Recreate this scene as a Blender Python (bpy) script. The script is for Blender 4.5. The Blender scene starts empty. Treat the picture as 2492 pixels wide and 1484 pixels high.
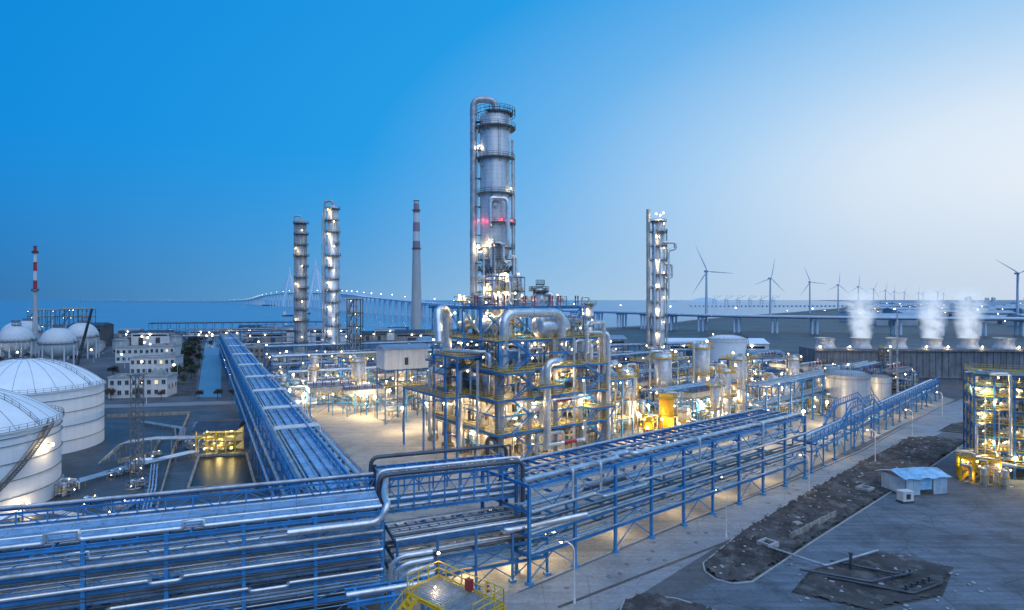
import bpy, math, random
from mathutils import Vector, Matrix, noise as mnoise
random.seed(7)
rad=math.radians
sc=bpy.context.scene
COL=sc.collection
KIDS={}
# ---------------------------------------------------------------- mesh builder
def V(*a): return Vector(a)
class MB:
    def __init__(s): s.v=[];s.f=[];s.s=[]
    def add(s,vs,fs,sm=False):
        o=len(s.v); s.v+=[(p[0],p[1],p[2]) for p in vs]
        s.f+=[tuple(i+o for i in f) for f in fs]; s.s+=[sm]*len(fs)
    def box(s,c,d,rz=0):
        cx,cy,cz=c; x,y,z=d[0]/2,d[1]/2,d[2]/2; ca,sa=math.cos(rz),math.sin(rz)
        vs=[]
        for k in (-z,z):
            for (i,j) in ((-x,-y),(x,-y),(x,y),(-x,y)):
                vs.append((cx+i*ca-j*sa,cy+i*sa+j*ca,cz+k))
        s.add(vs,[(3,2,1,0),(4,5,6,7),(0,1,5,4),(1,2,6,5),(2,3,7,6),(3,0,4,7)])
    def bar(s,a,b,w,h=None):
        h=h or w; a=Vector(a); b=Vector(b); d=(b-a)
        if d.length<1e-6: return
        d.normalize(); up=V(0,0,1) if abs(d.z)<.95 else V(0,1,0)
        sd=d.cross(up).normalized(); u=sd.cross(d).normalized()
        vs=[]
        for p in (a,b):
            for (i,j) in ((-1,-1),(1,-1),(1,1),(-1,1)): vs.append(p+sd*(i*w/2)+u*(j*h/2))
        s.add(vs,[(3,2,1,0),(4,5,6,7),(0,1,5,4),(1,2,6,5),(2,3,7,6),(3,0,4,7)])
    def ib(s,a,b,w,h=None):
        h=h or w; a=Vector(a); b=Vector(b); d=(b-a).normalized()
        up=V(0,0,1) if abs(d.z)<.95 else V(0,1,0)
        sd=d.cross(up).normalized(); u=sd.cross(d).normalized(); t=h*.12
        s.bar(a+u*(h/2-t/2),b+u*(h/2-t/2),w,t); s.bar(a-u*(h/2-t/2),b-u*(h/2-t/2),w,t); s.bar(a,b,w*.14,h-2*t)
    def cyl(s,a,b,r,r2=None,n=12,cap=True,sm=True):
        if r2 is None: r2=r
        a=Vector(a); b=Vector(b); d=(b-a).normalized(); up=V(0,0,1) if abs(d.z)<.95 else V(1,0,0)
        e=d.cross(up).normalized(); g=d.cross(e)
        vs=[]
        for p,q in ((a,r),(b,r2)):
            for i in range(n):
                t=2*math.pi*i/n; vs.append(p+(e*math.cos(t)+g*math.sin(t))*q)
        fs=[(i,(i+1)%n,n+(i+1)%n,n+i) for i in range(n)]
        s.add(vs,fs,sm)
        if cap: s.add(vs,[tuple(range(n-1,-1,-1)),tuple(range(n,2*n))])
    def tube(s,pts,r,n=10,fil=None,collar=0,seg=5):
        pts=[Vector(p) for p in pts]; fil=r*2.2 if fil is None else fil
        q=[pts[0]]
        for i in range(1,len(pts)-1):
            p=pts[i]; d1=pts[i-1]-p; d2=pts[i+1]-p
            f=min(fil,d1.length*.49,d2.length*.49); A=p+d1.normalized()*f; B=p+d2.normalized()*f
            for k in range(seg+1):
                t=k/seg; q.append(A*(1-t)**2+p*2*t*(1-t)+B*t*t)
        q.append(pts[-1])
        o=[q[0]]
        for p in q[1:]:
            if (p-o[-1]).length>1e-4: o.append(p)
        q=o
        if len(q)<2: return
        d=(q[1]-q[0]).normalized(); up=V(0,0,1) if abs(d.z)<.9 else V(1,0,0)
        e=d.cross(up).normalized(); vs=[]
        for i,p in enumerate(q):
            if i==0: t=q[1]-q[0]
            elif i==len(q)-1: t=q[-1]-q[-2]
            else: t=(q[i+1]-q[i]).normalized()+(q[i]-q[i-1]).normalized()
            if t.length<1e-6: t=d.copy()
            t.normalize(); e=(e-t*e.dot(t)).normalized(); g=t.cross(e)
            for k in range(n):
                a=2*math.pi*k/n; vs.append(p+(e*math.cos(a)+g*math.sin(a))*r)
        fs=[]
        for i in range(len(q)-1):
            for k in range(n):
                fs.append((i*n+k,i*n+(k+1)%n,(i+1)*n+(k+1)%n,(i+1)*n+k))
        s.add(vs,fs,True)
        s.add(vs[:n],[tuple(range(n-1,-1,-1))]); s.add(vs[-n:],[tuple(range(n))])
        if collar:
            for i in range(len(pts)-1):
                L=(pts[i+1]-pts[i]).length; dd=(pts[i+1]-pts[i]).normalized(); x=collar*random.uniform(.4,1)
                while x<L-fil:
                    s.cyl(pts[i]+dd*x,pts[i]+dd*(x+.18),r*1.12,n=n); x+=collar*random.uniform(.7,1.3)
    def lathe(s,prof,c=(0,0,0),n=24,ax='z'):
        c=Vector(c); vs=[]
        for (r,t) in prof:
            for k in range(n):
                a=2*math.pi*k/n; x,y=r*math.cos(a),r*math.sin(a)
                p=(x,y,t) if ax=='z' else ((t,x,y) if ax=='x' else (y,t,x))
                vs.append(c+Vector(p))
        fs=[(i*n+k,i*n+(k+1)%n,(i+1)*n+(k+1)%n,(i+1)*n+k) for i in range(len(prof)-1) for k in range(n)]
        s.add(vs,fs,True)
    def slab(s,c,r0,r1,h,a0=0,a1=2*math.pi,n=24):
        c=Vector(c); vs=[]
        for k in range(n+1):
            a=a0+(a1-a0)*k/n; e=V(math.cos(a),math.sin(a),0)
            vs+=[c+e*r0,c+e*r1,c+e*r1+V(0,0,h),c+e*r0+V(0,0,h)]
        fs=[]
        for k in range(n):
            o=4*k
            for j in range(4): fs.append((o+j,o+(j+1)%4,o+4+(j+1)%4,o+4+j))
        s.add(vs,fs)
    def rail(s,pts,h=1.15,t=.06,step=1.6):
        for i in range(len(pts)-1):
            a=Vector(pts[i]); b=Vector(pts[i+1]); L=(b-a).length; n=max(1,int(L/step))
            for k in range(n+1):
                p=a.lerp(b,k/n); s.bar(p,p+V(0,0,h),t)
            for z in (h,h*.55): s.bar(a+V(0,0,z),b+V(0,0,z),t)
            s.bar(a+V(0,0,.08),b+V(0,0,.08),t*.5,.16)
    def crail(s,c,r,h=1.15,a0=0,a1=2*math.pi,n=16,t=.06):
        c=Vector(c); s.rail([c+V(math.cos(a0+(a1-a0)*k/n)*r,math.sin(a0+(a1-a0)*k/n)*r,0) for k in range(n+1)],h,t,99)
    def stair(s,a,b,w=1.0,rails=True):
        a=Vector(a); b=Vector(b); h=V(b.x-a.x,b.y-a.y,0)
        if h.length<.01: return
        h.normalize(); sd=V(-h.y,h.x,0)
        for q in (-w/2,w/2):
            s.bar(a+sd*q,b+sd*q,.08,.3)
            if rails:
                s.bar(a+sd*q+V(0,0,1),b+sd*q+V(0,0,1),.06)
                for k in range(5): p=a.lerp(b,k/4)+sd*q; s.bar(p,p+V(0,0,1),.05)
        n=max(3,int(abs(b.z-a.z)/.3))
        for k in range(n): p=a.lerp(b,(k+.5)/n); s.box(p,(.28,w,.05),math.atan2(h.y,h.x))
    def ladder(s,a,b,w=.5,out=V(0,-1,0)):
        a=Vector(a); b=Vector(b); sd=V(-out.y,out.x,0)
        for q in (-w/2,w/2): s.bar(a+sd*q,b+sd*q,.08)
        n=int((b-a).length/.6)
        for k in range(n): p=a.lerp(b,(k+.5)/n); s.bar(p-sd*w/2,p+sd*w/2,.05)
def mesh(mb,name,mat):
    me=bpy.data.meshes.new(name); me.from_pydata(mb.v,[],mb.f)
    me.polygons.foreach_set('use_smooth',mb.s); me.materials.append(mat); me.update(); return me
def thing(name,label,cat,loc=(0,0,0),rz=0,group=None):
    o=bpy.data.objects.new(name,None); o.location=loc; o.rotation_euler=(0,0,rz); o["label"]=label; o["category"]=cat
    o.empty_display_size=.5
    if group: o["group"]=group
    COL.objects.link(o); KIDS[o.name]=[]; return o
def part(root,name,mb,mat,loc=(0,0,0),rot=(0,0,0),label=None):
    me=mb if isinstance(mb,bpy.types.Mesh) else mesh(mb,name,mat)
    o=bpy.data.objects.new(name,me); o.location=loc; o.rotation_euler=rot
    COL.objects.link(o); o.parent=root; KIDS.setdefault(root.name,[]).append(o); KIDS[o.name]=[]
    if label: o["label"]=label
    return o
def struct(name,mb,mat,label=None,cat=None):
    o=bpy.data.objects.new(name,mesh(mb,name,mat)); COL.objects.link(o); o["kind"]="structure"
    o["label"]=label or name.replace('_',' '); o["category"]=cat or name.split('_')[-1]; return o
def dup(root,loc=None,rz=0,s=1,parent=None,group=None):
    o=root.copy(); COL.objects.link(o); KIDS[o.name]=[]
    if parent is not None:
        o.parent=parent; KIDS[parent.name].append(o)
    else:
        if loc is not None: o.location=loc
        o.rotation_euler=(0,0,rz); o.scale=(s,s,s) if not hasattr(s,'__len__') else s
        if group: o["group"]=group
    for k in list(KIDS[root.name]): dup(k,parent=o)
    return o
# ---------------------------------------------------------------- materials
def lin(r,g,b):
    f=lambda c:(c/255/12.92) if c/255<=.04045 else ((c/255+.055)/1.055)**2.4
    return (f(r),f(g),f(b),1)
class NT:
    def __init__(s,nt): s.t=nt
    def n(s,ty,**k):
        o=s.t.nodes.new(ty)
        for a,b in k.items(): setattr(o,a,b)
        return o
    def set(s,sock,v):
        if isinstance(v,bpy.types.NodeSocket): s.t.links.new(v,sock)
        else: sock.default_value=v
    def m(s,op,a,b=0,c=False):
        o=s.n('ShaderNodeMath',operation=op,use_clamp=c); s.set(o.inputs[0],a); s.set(o.inputs[1],b); return o.outputs[0]
    def mix(s,f,a,b,bt='MIX'):
        o=s.n('ShaderNodeMix',data_type='RGBA',blend_type=bt); s.set(o.inputs[0],f); s.set(o.inputs[6],a); s.set(o.inputs[7],b); return o.outputs[2]
    def noise(s,co,scale,detail=4,rough=.55):
        o=s.n('ShaderNodeTexNoise'); s.set(o.inputs['Vector'],co); o.inputs['Scale'].default_value=scale
        o.inputs['Detail'].default_value=detail; o.inputs['Roughness'].default_value=rough; return o.outputs[0]
    def ramp(s,f,stops,interp='LINEAR'):
        o=s.n('ShaderNodeValToRGB'); o.color_ramp.interpolation=interp; cr=o.color_ramp
        cr.elements[0].position=stops[0][0]; cr.elements[0].color=stops[0][1]
        cr.elements[1].position=stops[-1][0]; cr.elements[1].color=stops[-1][1]
        for p,c in stops[1:-1]:
            e=cr.elements.new(p); e.color=c
        s.set(o.inputs[0],f); return o.outputs[0]
    def vmul(s,a,b):
        o=s.n('ShaderNodeVectorMath',operation='MULTIPLY'); s.set(o.inputs[0],a); s.set(o.inputs[1],b); return o.outputs[0]
def c4(c): return (c[0],c[1],c[2],1)
def mat(name,col,rough=.6,metal=0,var=.25,scale=.6,col2=None,k2=.3,bump=0,bscale=6,seam=None,streak=0,stretch=(1,1,1),emis=None,es=0,world=False):
    m=bpy.data.materials.new(name); m.use_nodes=True; t=NT(m.node_tree); P=m.node_tree.nodes['Principled BSDF']
    if world: co=t.n('ShaderNodeNewGeometry').outputs['Position']
    else: co=t.n('ShaderNodeTexCoord').outputs['Object']
    cs=t.vmul(co,stretch)
    n1=t.noise(cs,scale,5); 
    a=c4([x*(1-var) for x in col]); b=c4([min(1,x*(1+var)) for x in col])
    c=t.ramp(n1,[(.3,a),(.7,b)])
    if col2:
        n2=t.noise(cs,scale*2.7,6,.65); f=t.ramp(n2,[(.5,(0,0,0,1)),(.68,(1,1,1,1))]); f2=t.m('MULTIPLY',f,k2)
        c=t.mix(f2,c,c4(col2))
    if streak:
        n3=t.noise(t.vmul(co,(1.3,1.3,.06)),1.0,5,.6); f=t.ramp(n3,[(.35,(1-streak,)*3+(1,)),(.65,(1,1,1,1))]); c=t.mix(1.0,c,f,'MULTIPLY')
    if seam:
        ax,per,w,dk=seam; sx=t.n('ShaderNodeSeparateXYZ'); t.set(sx.inputs[0],co)
        fr=t.m('FRACT',t.m('DIVIDE',sx.outputs[ax],per)); f=t.m('LESS_THAN',fr,w); f=t.m('MULTIPLY',f,dk); c=t.mix(f,c,(0.01,.01,.012,1))
    t.set(P.inputs['Base Color'],c); P.inputs['Metallic'].default_value=metal
    nr=t.noise(cs,scale*3,3); t.set(P.inputs['Roughness'],t.m('ADD',t.m('MULTIPLY',t.m('SUBTRACT',nr,.5),.35),rough,True))
    if bump:
        bn=t.n('ShaderNodeBump'); bn.inputs['Strength'].default_value=bump; bn.inputs['Distance'].default_value=.05
        t.set(bn.inputs['Height'],t.noise(cs,bscale,4)); t.set(P.inputs['Normal'],bn.outputs[0])
    if emis:
        P.inputs['Emission Color'].default_value=c4(emis); P.inputs['Emission Strength'].default_value=es
        try: m.cycles.emission_sampling='NONE'
        except: pass
    return m
BLUE=mat('blue_steel_paint',(.045,.25,.54),.45,.05,.3,.4,col2=(.10,.20,.32),k2=.45,bump=.1)
BLUED=mat('weathered_blue_steel_paint',(.045,.19,.40),.5,.05,.3,.4,col2=(.11,.12,.15),k2=.4)
TRAY=mat('pale_blue_cable_tray',(.28,.47,.68),.5,.1,.25,.3,col2=(.10,.22,.36),k2=.6,seam=(0,3.0,.02,.6))
SILV=mat('aluminium_cladding',(.76,.77,.78),.34,.75,.14,.5,col2=(.42,.42,.42),k2=.5,bump=.15,bscale=3)
SILVD=mat('dull_pipe_cladding',(.48,.51,.54),.42,.5,.3,.5,col2=(.22,.2,.18),k2=.5)
DARKP=mat('dark_pipe',(.10,.115,.135),.4,.5,.3,.5)
COLM=mat('column_cladding',(.78,.80,.82),.38,.3,.08,.25,col2=(.56,.56,.56),k2=.4,seam=(2,1.15,.06,.32),streak=.22)
COLD=mat('column_cladding_aged',(.56,.55,.54),.5,.2,.2,.25,col2=(.36,.31,.26),k2=.6,seam=(2,1.3,.08,.45),streak=.4)
WHITE=mat('white_tank_paint',(.92,.93,.94),.5,0,.03,.12,col2=(.76,.78,.80),k2=.25,seam=(2,2.3,.018,.12),streak=.08)
WROOF=mat('white_tank_roof',(.88,.91,.94),.55,0,.05,.15,col2=(.70,.74,.78),k2=.3)
WALL=mat('white_wall',(.70,.71,.71),.7,0,.08,.3,streak=.15)
CONC=mat('stained_concrete',(.42,.39,.355),.85,0,.22,.3,col2=(.18,.14,.11),k2=.7,streak=.5,bump=.3)
CONCD=mat('dark_concrete',(.13,.135,.145),.85,0,.25,.2,col2=(.06,.06,.07),k2=.6,streak=.5,stretch=(1,1,.3))
CTW=mat('weathered_grey_cladding',(.23,.25,.28),.85,0,.25,.2,col2=(.12,.13,.15),k2=.6,streak=.4)
KERB=mat('kerb_concrete',(.38,.385,.39),.85,0,.2,.5)
YEL=mat('yellow_paint',(.78,.50,.03),.45,0,.12,.6)
YELT=mat('yellow_vessel_paint',(.85,.42,.02),.45,0,.08,.4,seam=(2,1.6,.03,.3))
RED=mat('red_paint',(.34,.03,.035),.45,0,.2,.6)
RUST=mat('rusty_orange_steel',(.45,.17,.05),.7,.1,.3,.8)
DKST=mat('dark_steel',(.075,.085,.10),.5,.4,.3,.5)
GRAT=mat('grating',(.18,.19,.20),.6,.4,.3,1.5)
ROOFD=mat('dark_roof',(.05,.075,.11),.55,.1,.25,.3,seam=(0,.6,.1,.5))
ROOFB=mat('grey_blue_roof',(.30,.37,.44),.5,.2,.2,.2,seam=(0,1.0,.06,.4))
GLASS=mat('window_glass',(.03,.05,.07),.12,.2,.2,.5)
WARMW=mat('lit_window',(.8,.6,.3),.5,0,.1,1,emis=(1,.72,.35),es=1.0)
BULB=mat('lamp_bulb',(1,.9,.7),.5,0,0,1,emis=(1,.80,.50),es=26)
BULBY=mat('yellow_lamp_bulb',(1,.8,.3),.5,0,0,1,emis=(1,.64,.22),es=18)
BULBR=mat('red_lamp_bulb',(1,.1,.1),.5,0,0,1,emis=(1,.04,.06),es=10)
FARC=mat('haze_tinted_concrete',(.70,.80,.90),.8,0,.06,.02)  # distance haze painted in as a pale blue base colour
FARW=mat('haze_tinted_paint',(.50,.60,.72),.5,0,.05,.1)  # haze of distance put into the turbine and crane colour
BARK=mat('bark',(.07,.05,.035),.9,0,.3,2)
BLACKW=mat('black_water',(.004,.006,.008),.35,0,.1,1)
TARP=mat('blue_tarpaulin',(.22,.50,.74),.6,0,.3,.5,col2=(.6,.70,.78),k2=.7,bump=.5,bscale=2)
SHEET=mat('pale_shed_sheet',(.42,.56,.66),.6,0,.2,.5,seam=(0,.6,.1,.4),streak=.2)
SOILK=mat('dark_soil',(.062,.058,.058),.95,0,.55,.12,col2=(.19,.185,.18),k2=.75,bump=1,bscale=1.2,world=True)
def stripes(name,c1,c2,per,z0):
    m=bpy.data.materials.new(name); m.use_nodes=True; t=NT(m.node_tree); P=m.node_tree.nodes['Principled BSDF']
    co=t.n('ShaderNodeTexCoord').outputs['Object']; sx=t.n('ShaderNodeSeparateXYZ'); t.set(sx.inputs[0],co)
    f=t.m('LESS_THAN',t.m('FRACT',t.m('DIVIDE',sx.outputs[2],per)),.5); z=t.m('GREATER_THAN',sx.outputs[2],z0)
    band=t.mix(f,c1,c2); base=t.mix(t.noise(co,.15),(.42,.45,.47,1),(.57,.59,.61,1)); c=t.mix(z,base,band)
    c=t.mix(.4,c,t.ramp(t.noise(t.vmul(co,(1,1,.1)),.4),[(.3,(.6,.6,.6,1)),(.7,(1,1,1,1))]),'MULTIPLY')
    t.set(P.inputs['Base Color'],c); P.inputs['Roughness'].default_value=.75; return m
STR1=stripes('faded_striped_chimney',(.30,.24,.30,1),(.62,.68,.74,1),21,96)
STR2=stripes('red_white_chimney',(.46,.04,.06,1),(.68,.72,.78,1),13.5,46)
STR3=stripes('striped_fabric',(.6,.04,.04,1),(.8,.8,.8,1),.4,-5)
def foliage(name,c1,c2):
    m=bpy.data.materials.new(name); m.use_nodes=True; t=NT(m.node_tree); P=m.node_tree.nodes['Principled BSDF']
    co=t.n('ShaderNodeTexCoord').outputs['Object']; c=t.ramp(t.noise(co,.9,4),[(.35,c1),(.65,c2)])
    t.set(P.inputs['Base Color'],c); P.inputs['Roughness'].default_value=.8; return m
LEAF=foliage('dark_foliage',(.018,.035,.025,1),(.06,.085,.045,1))
LEAFB=foliage('brown_foliage',(.05,.035,.02,1),(.13,.085,.04,1))
def groundmat(name,base,var,panel=None,dark=.5,warm=None,rough=.85,pk=.6):
    m=bpy.data.materials.new(name); m.use_nodes=True; t=NT(m.node_tree); P=m.node_tree.nodes['Principled BSDF']
    co=t.n('ShaderNodeNewGeometry').outputs['Position']
    c=t.ramp(t.noise(co,.025,6,.6),[(.3,c4([x*(1-var) for x in base])),(.7,c4([x*(1+var) for x in base]))])
    c=t.mix(t.m('MULTIPLY',t.ramp(t.noise(co,.16,6,.65),[(.48,(0,0,0,1)),(.68,(1,1,1,1))]),dark),c,c4([x*.45 for x in base]))
    c=t.mix(.6,c,t.ramp(t.noise(co,1.6,6,.7),[(.3,(.6,.6,.6,1)),(.7,(1.25,1.25,1.25,1))]),'MULTIPLY')
    mp=t.n('ShaderNodeMapping'); t.set(mp.inputs[0],co); mp.inputs['Rotation'].default_value=(0,0,-rad(40)); mp.inputs['Scale'].default_value=(.035,.9,1)
    c=t.mix(.5*dark,c,t.ramp(t.noise(mp.outputs[0],1,5,.6),[(.4,(.4,.4,.42,1)),(.6,(1.1,1.1,1.1,1))]),'MULTIPLY')
    vo=t.n('ShaderNodeTexVoronoi',feature='DISTANCE_TO_EDGE'); t.set(vo.inputs['Vector'],co); vo.inputs['Scale'].default_value=.09
    cr_=t.m('LESS_THAN',vo.outputs['Distance'],.006); c=t.mix(t.m('MULTIPLY',cr_,.45*dark),c,(.02,.02,.02,1))
    if panel:
        mp=t.n('ShaderNodeMapping'); t.set(mp.inputs[0],co); mp.inputs['Rotation'].default_value=(0,0,-rad(40))
        br=t.n('ShaderNodeTexBrick'); t.set(br.inputs['Vector'],mp.outputs[0]); br.offset=0
        br.inputs['Scale'].default_value=1; br.inputs['Brick Width'].default_value=panel; br.inputs['Row Height'].default_value=panel
        br.inputs['Mortar Size'].default_value=.04; br.inputs['Color1'].default_value=(1,1,1,1); br.inputs['Color2'].default_value=(.86,.86,.87,1); br.inputs['Mortar'].default_value=(.5,.5,.5,1)
        c=t.mix(pk,c,br.outputs[0],'MULTIPLY')
    t.set(P.inputs['Base Color'],c); t.set(P.inputs['Roughness'],t.m('ADD',t.m('MULTIPLY',t.noise(co,.3),.3),rough-.2,True))
    bn=t.n('ShaderNodeBump'); bn.inputs['Strength'].default_value=.4; bn.inputs['Distance'].default_value=.05; t.set(bn.inputs['Height'],t.noise(co,2.5,5)); t.set(P.inputs['Normal'],bn.outputs[0])
    return m
G_EARTH=groundmat('mixed_ground',(.12,.135,.15),.35,None,.6)
G_APRON=groundmat('concrete_apron',(.42,.40,.36),.2,5,.6,pk=.5)
G_YARD=groundmat('concrete_yard',(.15,.185,.225),.38,6,.9,pk=.28)
G_ROAD=groundmat('concrete_road',(.28,.315,.35),.15,None,.5)
G_PALE=groundmat('pale_smooth_road',(.12,.27,.40),.08,None,.1,rough=.5)  # sky reflection painted into the road as a blue base colour
G_DARK=groundmat('wet_dark_ground',(.085,.10,.115),.5,None,.8,rough=.6)
G_MUD=groundmat('mudflat',(.07,.09,.105),.5,None,.6,rough=.6)
G_FAR=groundmat('far_land',(.30,.38,.46),.25,None,.4)  # land colour made pale and bluish to paint in the distance haze
def watermat():
    m=bpy.data.materials.new('sea_water'); m.use_nodes=True; t=NT(m.node_tree); P=m.node_tree.nodes['Principled BSDF']
    co=t.n('ShaderNodeNewGeometry').outputs['Position']
    c=t.ramp(t.noise(co,.004,5),[(.35,(.11,.24,.37,1)),(.65,(.14,.29,.43,1))]); t.set(P.inputs['Base Color'],c)
    P.inputs['Roughness'].default_value=.22
    bn=t.n('ShaderNodeBump'); bn.inputs['Strength'].default_value=.25; bn.inputs['Distance'].default_value=.3
    t.set(bn.inputs['Height'],t.noise(t.vmul(co,(.5,1,1)),.12,6,.6)); t.set(P.inputs['Normal'],bn.outputs[0]); return m
SEA=watermat()
# ---------------------------------------------------------------- world
w=bpy.data.worlds.new("World"); sc.world=w; w.use_nodes=True; t=NT(w.node_tree); bg=w.node_tree.nodes['Background']
d=t.n('ShaderNodeTexCoord').outputs['Generated']
sub=t.n('ShaderNodeVectorMath',operation='SUBTRACT'); t.set(sub.inputs[0],d); sub.inputs[1].default_value=(.68,.73,.14)
ln=t.n('ShaderNodeVectorMath',operation='LENGTH'); t.set(ln.inputs[0],t.vmul(sub.outputs[0],(.9,.9,2.0)))
dist=t.m('DIVIDE',ln.outputs['Value'],2.0)
sky=t.ramp(dist,[(0,lin(236,244,252)),(.10,lin(218,233,248)),(.20,lin(170,209,244)),(.31,lin(108,180,237)),(.43,lin(38,156,230)),(.62,lin(14,138,220)),(1,lin(0,104,184))])
sp=t.n('ShaderNodeSeparateXYZ'); t.set(sp.inputs[0],d)
hz=t.ramp(t.m('ADD',t.m('MULTIPLY',sp.outputs[0],.5),.5),[(.15,lin(46,110,168)),(.32,lin(90,153,205)),(.5,lin(148,191,226)),(.68,lin(184,208,232)),(.84,lin(198,216,235))])
f=t.m('SUBTRACT',1,t.m('DIVIDE',t.m('MAXIMUM',sp.outputs[2],0),.24),True); f=t.m('POWER',f,1.6)
nish=t.n('ShaderNodeTexSky',sky_type='NISHITA'); nish.sun_disc=False; nish.sun_elevation=rad(2); nish.sun_rotation=rad(40)
base=t.mix(f,sky,hz)
out=t.mix(.0008,base,nish.outputs[0])
t.set(bg.inputs[0],out); bg.inputs[1].default_value=1.0
sl=bpy.data.lights.new('dusk_fill','SUN'); sl.energy=1.7; sl.angle=rad(85); sl.color=(.82,.91,1)  # wide soft lamp added as ambient twilight fill, not a visible sun
so=bpy.data.objects.new('dusk_fill',sl); COL.objects.link(so)
sd=Vector((.2,-.5,.8)); so.rotation_euler=sd.to_track_quat('Z','Y').to_euler()
# ---------------------------------------------------------------- lamps
bm=MB(); bm.lathe([(0.01,-1),(.7,-.7),(1,0),(.7,.7),(.01,1)],n=8); BM=mesh(bm,'bulb',BULB)
BMY=BM.copy(); BMY.materials[0]=BULBY
BMR=BM.copy(); BMR.materials[0]=BULBR
def bulb(root,loc,r=.3,power=0,col=(1,.72,.38),me=None,name='lamp'):
    o=part(root,name,me or BM,None,loc); o.scale=(r,r,r)
    if power:
        l=bpy.data.lights.new('lamp_light','POINT'); l.energy=power; l.color=col; l.shadow_soft_size=.4
        q=bpy.data.objects.new('lamp_light',l); COL.objects.link(q); q.parent=root; q.location=(loc[0],loc[1]-.05,loc[2]-r-.1); KIDS[root.name].append(q); KIDS[q.name]=[]
    return o
# ---------------------------------------------------------------- setting
def poly(pts,z):
    mb=MB(); mb.add([(x,y,z) for x,y in pts],[tuple(range(len(pts)))]); return mb
mb=MB(); 
xs=[-30000,-9000,-3000,-1000,-300,0,300,1000,3000,9000,30000]; ys=[-2000,-300,0,100,200,400,800,1600,3200,6400,12000,30000]
vv=[(x,y,0) for y in ys for x in xs]; nx=len(xs)
mb.add(vv,[(j*nx+i,j*nx+i+1,(j+1)*nx+i+1,(j+1)*nx+i) for j in range(len(ys)-1) for i in range(nx-1)])
struct('ground',mb,G_EARTH,'mixed dark earth and gravel ground of the plant','ground')
shore=[(-9000,900),(-3000,800),(-900,735),(-500,715),(-300,700),(-100,705),(50,790),(150,860),(230,960),(345,1170),(600,1540),(850,1860),(1130,2270),(1400,2640),(2500,4500),(6000,11000),(14000,29000),(-29000,29000),(-29000,1200)]
struct('sea',poly(shore,.10),SEA,'calm blue bay water at dusk','sea')
mb=MB()
for a,b in zip(shore[:15],shore[1:16]): mb.bar((a[0],a[1],.6),(b[0],b[1],.6),3.5,1.3)
struct('sea_wall',mb,KERB,'low concrete sea wall along the shore','wall')
struct('mudflat',poly([(90,480),(900,430),(1500,700),(1400,2000),(1150,2200),(870,1800),(620,1480),(365,1120),(245,900),(160,800),(80,700)],.02),G_MUD,'dark tidal mudflat beside the causeway','mudflat')
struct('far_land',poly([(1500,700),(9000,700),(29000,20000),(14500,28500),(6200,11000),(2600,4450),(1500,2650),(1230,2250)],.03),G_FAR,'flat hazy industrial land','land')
struct('concrete_apron',poly([(-22,86),(-4,80),(60,136),(176,245),(190,330),(60,420),(-150,420),(-104,265)],.004),G_APRON,'pale concrete apron around the process units','pavement')
struct('concrete_yard',poly([(-10,60),(10,66),(16,79),(30,88),(66,117),(130,176),(175,215),(230,215),(230,60),(120,20),(0,30)],.004),G_YARD,'stained grey concrete yard','yard')
struct('road',poly([(-14,70),(1,62),(13,79),(33,99.5),(66,129),(99.4,159),(144,198),(215,262),(208,270),(159,229),(92,162),(60,134),(25,105),(1,84),(-8,80)],.010),G_ROAD,'pale concrete plant road beside the pipe rack','road')
struct('access_road',poly([(-119,252),(-128.6,252),(-307,618),(-291,618)],.010),G_PALE,'straight smooth sky-tinted road beside the long pipe rack','road')
struct('cross_road',poly([(-170,222),(-94,238),(-97,246),(-172,230)],.014),G_ROAD,'concrete road crossing between tank yard and units','road')
struct('tank_yard',poly([(-92,80),(-30,84),(-94,224),(-168,214),(-200,140),(-150,80)],.004),G_DARK,'dark damp ground of the tank yard','yard')
struct('green_verge',poly([(-131,255),(-150,250),(-330,600),(-311,618)],.006),SOILK,'dark planted verge beside the road','verge')
def inpoly(x,y,P):
    c=False; n=len(P); j=n-1
    for i in range(n):
        if (P[i][1]>y)!=(P[j][1]>y) and x<(P[j][0]-P[i][0])*(y-P[i][1])/(P[j][1]-P[i][1])+P[i][0]: c=not c
        j=i
    return c
def rough_soil(P,step,hh,z0):
    x0=min(p[0] for p in P); x1=max(p[0] for p in P); y0=min(p[1] for p in P); y1=max(p[1] for p in P)
    nx=int((x1-x0)/step)+1; ny=int((y1-y0)/step)+1; mb=MB(); idx={}; vs=[]
    for j in range(ny+1):
        for i in range(nx+1):
            x=x0+i*step; y=y0+j*step
            if inpoly(x,y,P):
                n_=mnoise.noise(V(x*.35,y*.35,3))+.6*mnoise.noise(V(x*1.1,y*1.1,7))+.35*mnoise.noise(V(x*3,y*3,1))
                idx[(i,j)]=len(vs); vs.append((x+random.uniform(-.2,.2)*step,y+random.uniform(-.2,.2)*step,z0+hh*max(0,n_+.45)))
    fs=[(idx[(i,j)],idx[(i+1,j)],idx[(i+1,j+1)],idx[(i,j+1)]) for j in range(ny) for i in range(nx) if all(k in idx for k in ((i,j),(i+1,j),(i+1,j+1),(i,j+1)))]
    mb.add(vs,fs); return mb
def kerbed(name,pts,label,hh=.65,step=.5):
    mb=poly(pts,.10); m2=rough_soil(pts,step,hh,.09); mb.add(m2.v,m2.f); struct(name,mb,SOILK,label,'soil')
    k=MB(); n=len(pts)
    for i in range(n): a=pts[i]; b=pts[(i+1)%n]; k.bar((a[0],a[1],.07),(b[0],b[1],.07),.22,.16)
    struct('kerb',k,KERB,'concrete kerb around bare soil','kerb')
kerbed('bare_soil',[(28.9,93.2),(28.3,90.5),(29,88),(31,86.6),(34,87.2),(50,102),(68.8,119),(100,147),(128,173),(125,177.5),(114.4,178),(100,164.5),(86,151.5),(60.5,127),(40,106.5)],'dark bare soil strip edged with kerb')
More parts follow.
